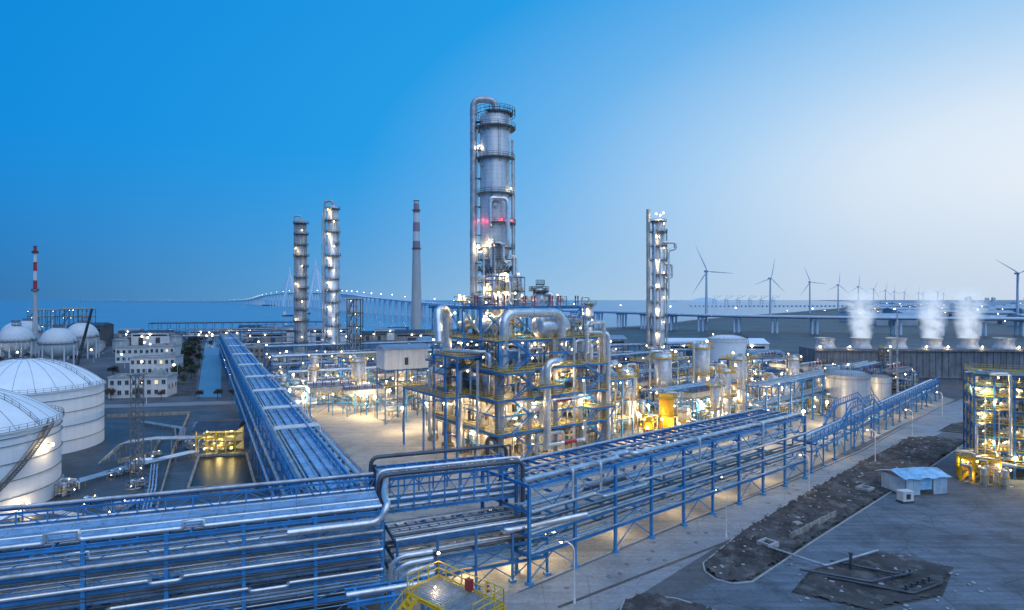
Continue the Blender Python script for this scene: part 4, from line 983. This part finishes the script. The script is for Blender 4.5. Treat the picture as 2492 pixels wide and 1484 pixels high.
S1=steelblock('lit open steel structure with many yellow-railed floors',(105,140,0),R28,18,13,[3,6,9,12,15,18,20.5,23],5,3,BLUED,44,YEL,700,30)
for z in (3.1,6.1,9.1,12.1,15.1,18.1):
    for k in range(4): dup(q.choice(HV[:2]) if k%2 else q.choice(SK[:2]),(105+(1+k*4)*math.cos(R28)+1.5*.47,140+(1+k*4)*math.sin(R28)+1.5*.88,z),R28,.42)
S2=steelblock('lit pipe manifold structure with yellow floors',(99,136,0),R28,7,4.5,[2.6,5.2],3,2,YEL,6,YEL,260,14)
for k in range(2): dup(VV[0],(101+k*3.2,132-k*1.5,0),0,.42)
steelblock('dark steel boiler structure by the shore',(-440,560,0),rad(8),22,16,[8,16,24,30],3,2,BLUED,8)
steelblock('dark steel boiler structure by the shore',(-408,556,0),rad(8),22,16,[8,16,24,31],3,2,BLUED,8)
steelblock('tall stair structure beside column',(-98,366,0),0,8,6,[8,16,24,32,40],2,1,DKST,6)
steelblock('blue steel exchanger structure with yellow railings',(-72,262,0),rad(27),20,9,[5,10,15],3,2,BLUE,8,YEL,900,18)
steelblock('blue steel exchanger structure with yellow railings',(52,232,0),rad(39),24,10,[5,10,16],4,2,BLUED,8,YEL,900,18)
steelblock('blue steel exchanger structure with yellow railings',(96,262,0),rad(39),20,9,[5,10,14],3,2,BLUED,6,YEL,800,16)
steelblock('blue steel exchanger structure with yellow railings',(22,280,0),rad(39),26,12,[6,12,18,24],4,2,BLUE,8,YEL,900,18)
xl=loc_ms(37,5,0)
steelblock('blue steel pipe structure joined to the main structure',xl,TH,13,17,[5.5,11,17],3,3,BLUE,12,YEL,1500,26)
for z in (0,5.6,11.1,17.1):
    for (u,v) in ((38,6),(44,8),(39,14)): dup(q.choice(SK+HV),loc_ms(u,v,z),TH+q.choice([0,math.pi/2]),.6)
# cooling tower row
CT=thing('cooling_tower_block','long dark concrete cooling tower block with pale fan stacks','cooling tower',(146,297,0),rad(-2))
b=MB(); b.box((70,9,8),(140,18,16)); part(CT,'wall',b,CTW)
b=MB()
for k in range(47): b.box((k*3,-.15,9),(.3,.3,12.5))
b.box((70,-.4,15.6),(141,1.2,1.0)); b.box((70,-.4,2.6),(141,.8,.5)); part(CT,'rib',b,CTW)
b=MB(); b.rail([(0,0,16),(140,0,16)],1.1,.1,3); part(CT,'railing',b,GRAT)
for k in range(8):
    x=9+k*17.3; b=MB(); b.lathe([(5.0,16),(4.0,18.0),(4.1,19.5),(4.9,21)],(x,9,0),n=28); part(CT,'fan_stack',b,ST)
for x in (2,16,35,52,62,78,95): bulb(CT,(x,-1.0,17.3),.4,700)
def steammat():
    m=bpy.data.materials.new('steam'); m.use_nodes=True; nt=m.node_tree; nt.nodes.clear(); t=NT(nt); o=t.n('ShaderNodeOutputMaterial'); v=t.n('ShaderNodeVolumePrincipled')
    co=t.n('ShaderNodeTexCoord').outputs['Object']; sx=t.n('ShaderNodeSeparateXYZ'); t.set(sx.inputs[0],co)
    wob=t.m('MULTIPLY',t.m('SUBTRACT',t.noise(t.vmul(co,(.0,.0,.12)),1.0,2),.5),6)
    x_=t.m('ADD',sx.outputs[0],wob)
    rr=t.m('SQRT',t.m('ADD',t.m('POWER',x_,2),t.m('POWER',sx.outputs[1],2))); rf=t.m('SUBTRACT',1,t.m('DIVIDE',rr,t.m('ADD',5.0,t.m('MULTIPLY',sx.outputs[2],.22))),True); rf=t.m('POWER',rf,1.3)
    hf=t.m('POWER',t.m('SUBTRACT',1,t.m('DIVIDE',sx.outputs[2],27),True),1.3); nz=t.m('SUBTRACT',t.m('MULTIPLY',t.noise(co,.26,5,.6),3.0),1.0,True)
    de=t.m('MULTIPLY',t.m('MULTIPLY',rf,hf),t.m('MULTIPLY',nz,1.1)); t.set(v.inputs['Density'],de); v.inputs['Color'].default_value=(.98,.99,1,1)
    v.inputs['Emission Color'].default_value=(.76,.87,1,1); t.set(v.inputs['Emission Strength'],t.m('MULTIPLY',de,.55)); nt.links.new(v.outputs[0],o.inputs['Volume']); return m  # added glow imitates light scattered repeatedly inside the steam
SM=steammat()
for k,(x) in enumerate((26.3,60.9,78.2,112.8)):
    b=MB(); b.lathe([(.01,0),(4.6,0),(6.4,5),(8.4,12),(10.5,19),(11,27),(.01,27)],n=20)
    o=bpy.data.objects.new('steam_plume',mesh(b,'steam_plume',SM)); COL.objects.link(o); a=rad(-2); o.location=(146+x*math.cos(a)-9*math.sin(a),297+x*math.sin(a)+9*math.cos(a),20.2); o.rotation_euler=(0,0,k*2.1)
    o["label"]='white steam plume rising from cooling tower fan'; o["category"]='steam'; o["group"]='steam plumes'
r=thing('flare_mast','tall thin steel mast with platforms','mast',(150,240,0)); b=MB(); b.cyl((0,0,0),(0,0,36),.5,.25,n=10); part(r,'pole',b,SILVD); b=MB(); b.slab((0,0,18),.3,1.3,.15,n=12); b.crail((0,0,18),1.3,n=8); part(r,'platform',b,GRAT)
steelblock('slim steel stair tower by road',(158,262,0),0,3.5,3.5,[4,8,12,16,19],1,1,GRAT,4)
# ---------------------------------------------------------------- street lamps
def street_lamp():
    r=thing('street_lamp','tall grey street lamp with curved arm and lit head','street lamp',(0,0,-500),0,'street lamps along the plant road')
    b=MB(); b.cyl((0,0,0),(0,0,6.6),.12,.08,n=10); b.tube([(0,0,6.5),(-.05,0,7.5),(-.9,0,8.1),(-1.5,0,8.15)],.06,8,fil=.8); b.cyl((0,0,0),(0,0,.7),.18,n=10); part(r,'pole',b,WALL)
    b=MB(); b.box((-1.7,0,8.15),(.8,.3,.14)); part(r,'lamp_head',b,DKST)
    return r
SL=street_lamp(); bulb(SL,(-1.75,0,8.0),.17,350)
SLF=street_lamp(); bulb(SLF,(-1.75,0,8.0),.5)
SLN=street_lamp(); bulb(SLN,(-1.75,0,8.05),.1)
for (x,y) in [(8.2,81),(61,126.5),(89,151),(116,178.5),(148,212)]: dup(SL,(x,y,0),rad(-10))
for (x,y) in [(35.9,103.3),(-118,262),(-133,290),(-150,325),(-98,240),(-140,236)]: dup(SLN,(x,y,0),0)
for k in range(105):
    if k<60: x=q.uniform(-440,-130); y=q.uniform(300,660)
    elif k<74: x=q.uniform(-120,200); y=q.uniform(390,640)
    else: x=q.uniform(700,1700); y=q.uniform(900,1900)
    dup(SLF,(x,y,0),0)
for k in range(60):
    x=q.uniform(500,3000); y=q.uniform(1000,3200)
    if x>y*.55: dup(SLF,(x,y,0),0,(1.6,1.6,1.2))
# ---------------------------------------------------------------- bridge
ctrl=[(1100,640,19),(760,650,19),(553,672,19),(380,705,19.5),(240,770,20.5),(140,880,22.5),(0,1020,25),(-117,1200,29),(-233,1420,36),(-404,1750,46),(-541,2050,56),(-924,2900,70),(-1208,3350,74),(-1576,3950,62),(-2479,5500,22),(-4200,7400,15),(-7000,10000,15)]
def cr(p0,p1,p2,p3,t): return 0.5*((2*p1)+(-p0+p2)*t+(2*p0-5*p1+4*p2-p3)*t*t+(-p0+3*p1-3*p2+p3)*t**3)
C=[Vector(c) for c in ctrl]; path=[]
for i in range(len(C)-1):
    p0=C[max(i-1,0)];p3=C[min(i+2,len(C)-1)]
    for k in range(16): path.append(cr(p0,C[i],C[i+1],p3,k/16))
path.append(C[-1])
BR=thing('sea_bridge','long haze-paled concrete sea bridge with two cable-stayed pylons','bridge',(0,0,0))
b=MB(); rb=MB(); W_=13
for a,c in zip(path,path[1:]):
    dd=(c-a); hd=V(dd.x,dd.y,0).normalized(); sd=V(-hd.y,hd.x,0)
    def sec(p): return [p-sd*W_,p+sd*W_,p+sd*W_+V(0,0,-.6),p+sd*6+V(0,0,-2.4),p-sd*6+V(0,0,-2.4),p-sd*W_+V(0,0,-.6)]
    b.add(sec(a)+sec(c),[(j,(j+1)%6,6+(j+1)%6,6+j) for j in range(6)])
    for s_ in (-1,1): rb.bar(a+sd*W_*s_+V(0,0,.5),c+sd*W_*s_+V(0,0,.5),.4,1.2)
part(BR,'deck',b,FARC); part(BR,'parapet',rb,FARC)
acc=0;npier=0;nl=0; st=MB()
for a,c in zip(path,path[1:]):
    L=(c-a).length; step=42 if a.y<1200 else (50 if a.y<2200 else (90 if a.y>3500 else 75)); x=step-acc
    while x<L:
        p=a.lerp(c,x/L); hd=V(c.x-a.x,c.y-a.y,0).normalized(); sd=V(-hd.y,hd.x,0)
        m_=MB() if npier<95 else st
        for s_ in (-1,1):
            for h_ in ((-2.6,2.6) if p.y<1000 else (0,)):
                e=p+sd*6.0*s_+hd*h_; m_.cyl((e.x,e.y,-1),(e.x,e.y,p.z-3.8),1.3 if p.y<1000 else 2.1,n=8)
        m_.bar(p-sd*9+V(0,0,-3.1),p+sd*9+V(0,0,-3.1),3 if p.y>1000 else 6.5,1.5)
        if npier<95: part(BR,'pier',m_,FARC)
        npier+=1
        x+=step
        if nl<90 and npier%2==0:
            dup(SLF,(p.x,p.y,p.z),0,(1,1,1.2) if p.y<1500 else (1.7,1.7,1.5)); nl+=1
    acc=L-(x-step)
if st.v: o=part(BR,'pier',st,FARC); o["kind"]="stuff"
for (px_,py_,pz,H) in ((-924,2900,70,229),(-1208,3350,74,216)):
    hd=V(-.55,.83,0); sd=V(.83,.55,0); base=V(px_,py_,0); b=MB()
    for s_ in (-1,1): b.cyl(base+sd*34*s_,base+sd*22*s_+V(0,0,pz),5,4.4,n=8); b.cyl(base+sd*22*s_+V(0,0,pz),base+sd*2.5*s_+V(0,0,H-38),4.4,3.4,n=8)
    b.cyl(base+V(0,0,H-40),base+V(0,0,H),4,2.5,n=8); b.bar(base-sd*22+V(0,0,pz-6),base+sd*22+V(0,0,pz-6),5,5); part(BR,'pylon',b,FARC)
    for s_ in (-1,1):
        for k in range(1,9):
            b=MB()
            for e in (-1,1): b.bar(base+V(0,0,H-8-k*3),base+hd*(e*k*24)+sd*s_*12+V(0,0,pz),.45)
            part(BR,'stay_cable',b,FARC)
# ---------------------------------------------------------------- wind turbines
def turbine(loc,yaw,ang,s=1):
    r=thing('wind_turbine','haze-paled three-bladed wind turbine','wind turbine',loc,yaw,'wind turbines along the shore'); r.scale=(s,s,s)
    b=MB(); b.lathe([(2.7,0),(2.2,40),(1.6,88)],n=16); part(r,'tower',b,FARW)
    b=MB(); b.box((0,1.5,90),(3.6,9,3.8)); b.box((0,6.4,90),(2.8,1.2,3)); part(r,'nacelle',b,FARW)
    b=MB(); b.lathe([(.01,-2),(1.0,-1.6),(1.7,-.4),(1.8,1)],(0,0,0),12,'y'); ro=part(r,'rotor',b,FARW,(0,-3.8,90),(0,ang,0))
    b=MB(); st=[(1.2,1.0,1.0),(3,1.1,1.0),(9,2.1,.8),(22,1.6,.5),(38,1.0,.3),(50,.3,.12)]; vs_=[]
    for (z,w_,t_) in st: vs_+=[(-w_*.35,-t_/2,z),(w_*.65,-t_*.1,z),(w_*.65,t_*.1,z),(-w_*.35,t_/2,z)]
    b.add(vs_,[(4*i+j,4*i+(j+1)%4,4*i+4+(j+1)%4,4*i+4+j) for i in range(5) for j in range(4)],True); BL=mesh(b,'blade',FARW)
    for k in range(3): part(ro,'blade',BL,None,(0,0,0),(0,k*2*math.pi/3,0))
    return r
for (x,y,yw,an) in [(347,1100,.1,-.45),(616,1470,.25,.2),(863,1786,0,-.4),(1134,2143,.2,.1),(1360,2420,.1,0.05),(1760,3000,.1,.5),(2060,3400,.1,.2),(2450,3950,.1,0),(2800,4400,.1,.4),(3100,4700,.1,.1),(976,1190,-.1,-1.0),(3400,5100,0,.6),(3500,5000,.1,.3),(2900,4200,0,.9)]: turbine((x,y,0),yw,an)
GI='industrial buildings on the far shore land'
CONCH=mat('hazy_dark_wall',(.34,.40,.46),.85,0,.15,.1); ROOFH=mat('hazy_blue_roof',(.42,.50,.58),.7,0,.15,.1)  # wall and roof colours lightened to carry painted haze
proto=[shed('pale industrial building on hazy shore land',(0,0,-500),0,60,30,12,CONCH,ROOFH,1,GI),shed('white industrial building on hazy shore land',(0,0,-500),0,40,30,17,WALL,ROOFH,1,GI),shed('long dark industrial building on shore land',(0,0,-500),0,90,40,12,CONCH,ROOFH,2,GI)]
for k in range(90):
    y=q.uniform(900,3600); x=y*q.uniform(.50,.95)+60
    if x<y*.62-100: continue
    dup(proto[k%3],(x,y,0),rad(q.uniform(-20,20)),q.uniform(.7,1.3))
for k in range(6):
    y=q.uniform(7500,9500); dup(proto[1],(y*q.uniform(.70,.85),y,0),0,(1,1,q.uniform(2.6,4.2)))
def crane(loc,s):
    r=thing('harbour_crane','haze-paled tall harbour gantry crane','crane',loc,0,'harbour cranes'); r.scale=(s,s,s); b=MB()
    for x in (-12,12):
        for y in (-8,8): b.bar((x,y,0),(x*.6,y,45),2)
    b.bar((-14,0,45),(14,0,45),4); part(r,'gantry',b,FARW); b=MB(); b.bar((-20,0,48),(50,0,75),2.5); b.bar((-7,0,45),(0,0,78),2); b.bar((0,0,78),(50,0,75),.8); part(r,'boom',b,FARW)
for k in range(6): crane((1150+k*75,3500+k*20,0),.8)
r=thing('harbour_pier','long low pier on concrete piles','pier',(1050,3300,0)); b=MB(); b.box((350,0,8),(900,20,4)); part(r,'deck',b,FARC)
for k in range(40): b=MB(); b.box((-90+k*22.5,0,3),(4,16,8)); part(r,'pile',b,FARC)
def boat(loc,rz,s):
    r=thing('cargo_boat','small cargo boat on the bay','boat',loc,rz); r.scale=(s,s,s)
    b=MB(); b.add([(-20,-4,3),(14,-4,3),(22,0,4),(14,4,3),(-20,4,3),(-18,-3,-1),(12,-3,-1),(18,0,-1),(12,3,-1),(-18,3,-1)],[(0,1,2,3,4),(0,5,6,1),(1,6,7,2),(2,7,8,3),(3,8,9,4),(4,9,5,0)]); part(r,'hull',b,DKST)
    b=MB(); b.box((-14,0,6),(7,6,6)); b.box((-14,0,10),(4,5,2)); b.cyl((-16,0,10),(-16,0,15),.4,n=8); part(r,'cabin',b,WALL)
boat((-520,1450,0.1),.3,1); boat((-560,1650,.1),0,1); boat((-1500,3800,.1),.2,2); boat((-315,880,.1),.1,.5)
# ---------------------------------------------------------------- trees
def tree(seed,leaf,H=7):
    g=random.Random(seed); r=thing('tree','small dark rounded tree','tree',(0,0,-500),0,'trees beside the road')
    b=MB(); b.tube([(0,0,0),(.1,.05,H*.25),(0,.1,H*.5),(.1,0,H*.7)],.16,8); 
    tips=[]
    for k in range(9):
        a=g.uniform(0,6.28); z=H*g.uniform(.3,.6); L=H*g.uniform(.2,.36); p=V(math.cos(a)*L,math.sin(a)*L,z+L*.8); b.cyl((0,0,z),p,.08,.03,n=5); tips.append(p)
    part(r,'trunk',b,BARK); b=MB()
    for c in tips+[V(0,0,H*.85),V(.3,.5,H*.75),V(-.5,.2,H*.7)]:
        rr=H*g.uniform(.12,.2)
        for k in range(110):
            d_=V(g.gauss(0,1),g.gauss(0,1),g.gauss(0,.8)); d_.normalize(); p=c+d_*rr*g.uniform(.5,1.1); e=V(g.gauss(0,1),g.gauss(0,1),g.gauss(0,1)).normalized(); f_=e.orthogonal().normalized(); s_=g.uniform(.12,.26)
            b.add([p-e*s_,p+f_*s_*.7,p+e*s_,p-f_*s_*.7],[(0,1,2,3)])
    part(r,'crown',b,leaf); return r
TR=[tree(1,LEAF),tree(2,LEAF,8),tree(3,LEAFB,6)]
for k in range(90):
    t_=q.random(); y=250+t_*330; side=q.choice([0,0,1]); x=-133-(y-258)*.486-q.uniform(0,14) if side==0 else -113-(y-258)*.486+q.uniform(0,3)
    dup(q.choice(TR),(x,y,0),q.uniform(0,6),q.uniform(.5,.95))
for (x,y) in [(-140,246),(-148,244),(-125,246),(-113,250),(-118,247),(-109,244),(-160,246),(-170,247)]: dup(TR[2],(x,y,0),q.uniform(0,6),q.uniform(.6,.9))
for k in range(40): dup(q.choice(TR),(q.uniform(-380,-170),q.uniform(300,520),0),q.uniform(0,6),q.uniform(.7,1.2))
r=thing('mobile_crane','black crawler crane with raised lattice boom','crane',(-236,330,0)); b=MB(); b.box((0,-1.6,.7),(7,1,1.4)); part(r,'track',b,DKST); b=MB(); b.box((0,1.6,.7),(7,1,1.4)); part(r,'track',b,DKST)
b=MB(); b.box((-.5,0,2.6),(6,3,2.2)); b.box((2,-1,3),(1.8,1.2,2)); part(r,'cab',b,DKST); b=MB()
for s_ in (-.5,.5): b.bar((2,s_,2.5),(11,s_,35),.3); b.bar((2.8,s_,2.5),(11.3,s_,35),.3)
for k in range(16): b.bar((2+k*.56,-.5,2.5+k*2.03),(2.8+(k+1)*.53,.5,2.5+(k+1)*2.03),.15)
part(r,'boom',b,DKST)
# ---------------------------------------------------------------- right yard objects
r=thing('tarpaulin_shelter','scaffold shed covered with pale blue sheet roof','shelter',(79.5,124.5,0),rad(12))
b=MB()
for x in (0,2.5,5,7.5,10):
    for y in (0,3,6): b.bar((x,y,0),(x,y,3.6),.1)
for z in (1.5,3,3.6):
    for y in (0,3,6): b.bar((0,y,z),(10,y,z),.08)
    for x in (0,5,10): b.bar((x,0,z),(x,6,z),.08)
part(r,'scaffold',b,GRAT); g=random.Random(5); b=MB(); n=20; vv=[]
for j in range(9):
    yy=-.7+j*.92
    for i in range(n+1): vv.append((-.7+i*.57,yy,3.7+1.0*(1-abs(yy-3)/3.7)+.12*math.sin(i*.9)+g.uniform(-.06,.08)))
b.add(vv,[(j*(n+1)+i,j*(n+1)+i+1,(j+1)*(n+1)+i+1,(j+1)*(n+1)+i) for j in range(8) for i in range(n)],True); part(r,'tarpaulin',b,TARP)
for (x0,x1,z0,m_) in ((0,3.4,.3,SHEET),(3.4,6.2,1.3,TARP),(6.6,10,.2,SHEET)):
    b=MB(); b.box(((x0+x1)/2,-.1,(3.6+z0)/2),(x1-x0-.05,.06,3.6-z0)); part(r,'side_sheet',b,m_)
b=MB(); b.box((-.1,3,2),(.06,6,3.2)); part(r,'side_sheet',b,SHEET)
r=thing('site_cabin','small white generator cabin on skids','cabin',(77.5,121.5,0),rad(12)); b=MB(); b.box((0,0,1.3),(2.4,1.6,1.8)); b.box((0,0,2.25),(2.6,1.8,.12)); part(r,'body',b,WALL); b=MB(); b.box((0,0,.2),(2.6,1.7,.3)); part(r,'skid',b,DKST); b=MB(); b.box((0,-.82,1.3),(1,.05,1)); part(r,'vent',b,DKST)
def manhole(loc,s,rz):
    r=thing('concrete_pit_frame','raised concrete pit frame with dark opening','pit',loc,rz,'concrete pit frames in the yard'); b=MB()
    for (x,y,dx,dy) in ((0,-s,2*s+.5,.4),(0,s,2*s+.5,.4),(-s,0,.4,2*s-.4),(s,0,.4,2*s-.4)): b.box((x,y,.4),(dx,dy,.9))
    part(r,'frame',b,KERB); b=MB(); b.box((0,0,.3),(2*s-.4,2*s-.4,.1)); part(r,'opening',b,DKST)
manhole((41.3,99.5,.1),1.0,.6); manhole((73.5,128.3,.1),1.1,.6); manhole((50,108,.1),.35,.3); manhole((95,137,0),.7,.4)
r=thing('low_wall','low concrete block wall across the yard','wall',(0,0,0)); b=MB(); b.bar((46.3,102.3,.6),(59.5,113.2,.6),.25,1.2); k=0
while k<12: b.box((46.3+k*1.12,102.3+k*.92,.65),(.35,.35,1.4),.7); k+=2
part(r,'panel',b,CONC)
r=thing('yard_pipework','dark pipework with valves on timber blocks','pipework',(0,0,0))
for i,pts in enumerate([[(40.5,97.5,.9),(46,90.5,.9),(57,96,.9)],[(42,90,.6),(50,86,.6),(58,89,.6)],[(48,93,.6),(56,88,.6)],[(45,88,.4),(54,83,.4),(60,86,.4)]]):
    b=MB(); b.tube(pts,.17,10,fil=.6,collar=3); part(r,'pipe',b,[SILVD,DARKP,DARKP,DKST][i])
for k in range(9):
    b=MB(); x,y=54+k%5*1.2,84.5+k*.6; b.cyl((x,y,0),(x,y,.9),.14,n=10); b.cyl((x,y,.75),(x,y,.83),.27,n=10); b.bar((x-.5,y,.4),(x+.5,y,.4),.14); part(r,'valve',b,DKST)
b=MB(); b.cyl((50,91,0),(50,91,2.6),.22,.2,n=12); b.cyl((50,91,2.4),(50,91,2.7),.34,n=12); part(r,'standpipe',b,DARKP)
rk=MB(); rk.lathe([(.01,-.6),(.8,-.3),(1,.1),(.5,.5),(.01,.6)],n=7); RK=mesh(rk,'rubble_stone',KERB)
for v_ in RK.vertices: v_.co*=q.uniform(.75,1.2)
RK.polygons.foreach_set('use_smooth',[False]*len(RK.polygons))
for k in range(290):
    x=q.uniform(30,122); y=87+(x-30)*.93+q.uniform(0,12)*(1 if x>36 else .5); s_=q.uniform(.1,.36)
    if k>220: x=q.uniform(38,66); y=q.uniform(78,98)
    o=bpy.data.objects.new('rubble_stone',RK); o.location=(x,y,.35 if k<=220 else .1); o.scale=(s_,s_*q.uniform(.6,1.3),s_*.7); o.rotation_euler=(0,0,q.uniform(0,6)); COL.objects.link(o); o["label"]='pale broken stone lying on bare soil'; o["category"]='stone'; o["group"]='rubble stones'
for k in range(34):
    x=q.uniform(2,110); y=76+x*.84+q.uniform(-2,9)
    r=thing('manhole_cover','round iron manhole cover in the concrete','manhole cover',(x,y,.012),0,'manhole covers'); b=MB(); b.cyl((0,0,0),(0,0,.05),.36,n=14); part(r,'lid',b,GRAT)
for a,c in (((-33,140),(-22,118)),((-48,168),(-33,140)),((-45,170),(-30,172)),((40,105),(6,80))):
    mb=MB(); mb.bar((*a,.02),(*c,.02),.5,.05)
    struct('drain_channel',mb,DKST,'dark drain channel in the concrete apron','drain')
# ---------------------------------------------------------------- foreground yellow platform
r=thing('yellow_platform','yellow railed grating platform on a stair tower','platform',(-6.3,52.8,0),rad(-131)); LX,LY=3.4,7.5
b=MB()
for k in range(int(LX/.25)): b.bar((k*.25+.1,0,16.25),(k*.25+.1,LY,16.25),.035,.06)
for k in range(int(LY/.5)): b.bar((0,k*.5,16.24),(LX,k*.5,16.24),.03,.05)
b.box((LX/2,LY/2,16.12),(LX-.3,LY-.3,.05)); part(r,'grating',b,SILVD)
b=MB(); b.rail([(LX,0,16.3),(0,0,16.3),(0,LY,16.3),(LX,LY,16.3)],1.25,.07,.9); part(r,'railing',b,YEL)
b=MB()
for x in (0,LX):
    for y in (0,LY/2,LY): b.ib((x,y,0),(x,y,16.2),.3)
for z in (5,10,16.0):
    for y in (0,LY/2,LY): b.ib((0,y,z),(LX,y,z),.2,.3)
    for x in (0,LX): b.ib((x,0,z),(x,LY,z),.2,.3)
part(r,'frame',b,YEL)
b=MB(); b.stair((LX+3.4,-.2,12.8),(LX,1.0,16.2),1.1); b.stair((LX,2.5,9.4),(LX+3.4,2.5,12.8),1.1); part(r,'staircase',b,YEL)
b=MB(); b.box((.5,4.2,17.0),(.4,.6,.9)); part(r,'extinguisher_box',b,RED)
bulb(r,(-.1,-.1,18.2),.12,80); bulb(r,(2.0,1.8,16.6),.07,30)
b=MB(); b.bar((-.1,-.1,16.3),(-.1,-.1,18.1),.06); part(r,'lamp_post',b,DKST)
r=thing('warning_flag','red and white striped windsock on a pole','windsock',(-2.0,51.0,0)); b=MB(); b.bar((0,0,0),(0,0,16.6),.06); part(r,'pole',b,DKST)
b=MB(); b.lathe([(.2,0),(.16,.5),(.12,1.0)],(0,0,15.5),10); part(r,'sock',b,STR3)
for i in range(5):
    r=thing('vertical_pipe','thick silver insulated pipe bending down','pipe',(-13.9+i*.62,70.5-i*.5,0),0,'bundle of bent silver pipes'); b=MB(); b.tube([(4.6-i*.5,1.4,10.6-i*.62),(1.2,0,10.6-i*.62),(0,0,9.6-i*.62),(0,0,0)],.27,16,fil=1.1,collar=4,seg=8); part(r,'insulated_pipe',b,SILV)
r=thing('support_frame','blue steel support frame with cross beams','steel frame',(-15,60,0),rad(20)); b=MB()
for x in (0,3.5,7):
    for y in (0,3): b.ib((x,y,0),(x,y,10.6),.35)
for z in (6,10.4):
    for y in (0,3): b.ib((-1,y,z),(8,y,z),.35,.45)
    for x in (0,3.5,7): b.ib((x,0,z),(x,3,z),.3,.4)
b.bar((0,0,6),(3.5,0,10.4),.2); b.bar((3.5,3,6),(7,3,10.4),.2); part(r,'frame',b,BLUE); b=MB(); b.tube([(-1,1,10.9),(8,1,10.9)],.3,10); part(r,'pipe',b,SILV)
# remove prototypes parked underground
def purge(o):
    for k in KIDS.get(o.name,[]): purge(k)
    bpy.data.objects.remove(o)
for p in SK+HV+VV+[AC,FL,FLF,SL,SLF,SLN]+TR+proto: purge(p)
# ---------------------------------------------------------------- camera
cam=bpy.data.cameras.new('camera'); cam.sensor_width=36; cam.lens=36*1500/2492; cam.shift_y=-.0056; cam.clip_start=.5; cam.clip_end=60000
co=bpy.data.objects.new('camera',cam); co.location=(0,0,40); co.rotation_euler=(rad(90),0,0); COL.objects.link(co); sc.camera=co
sc.view_settings.view_transform='Standard'; sc.view_settings.look='None'; sc.view_settings.exposure=0
print('objects',len(bpy.data.objects))
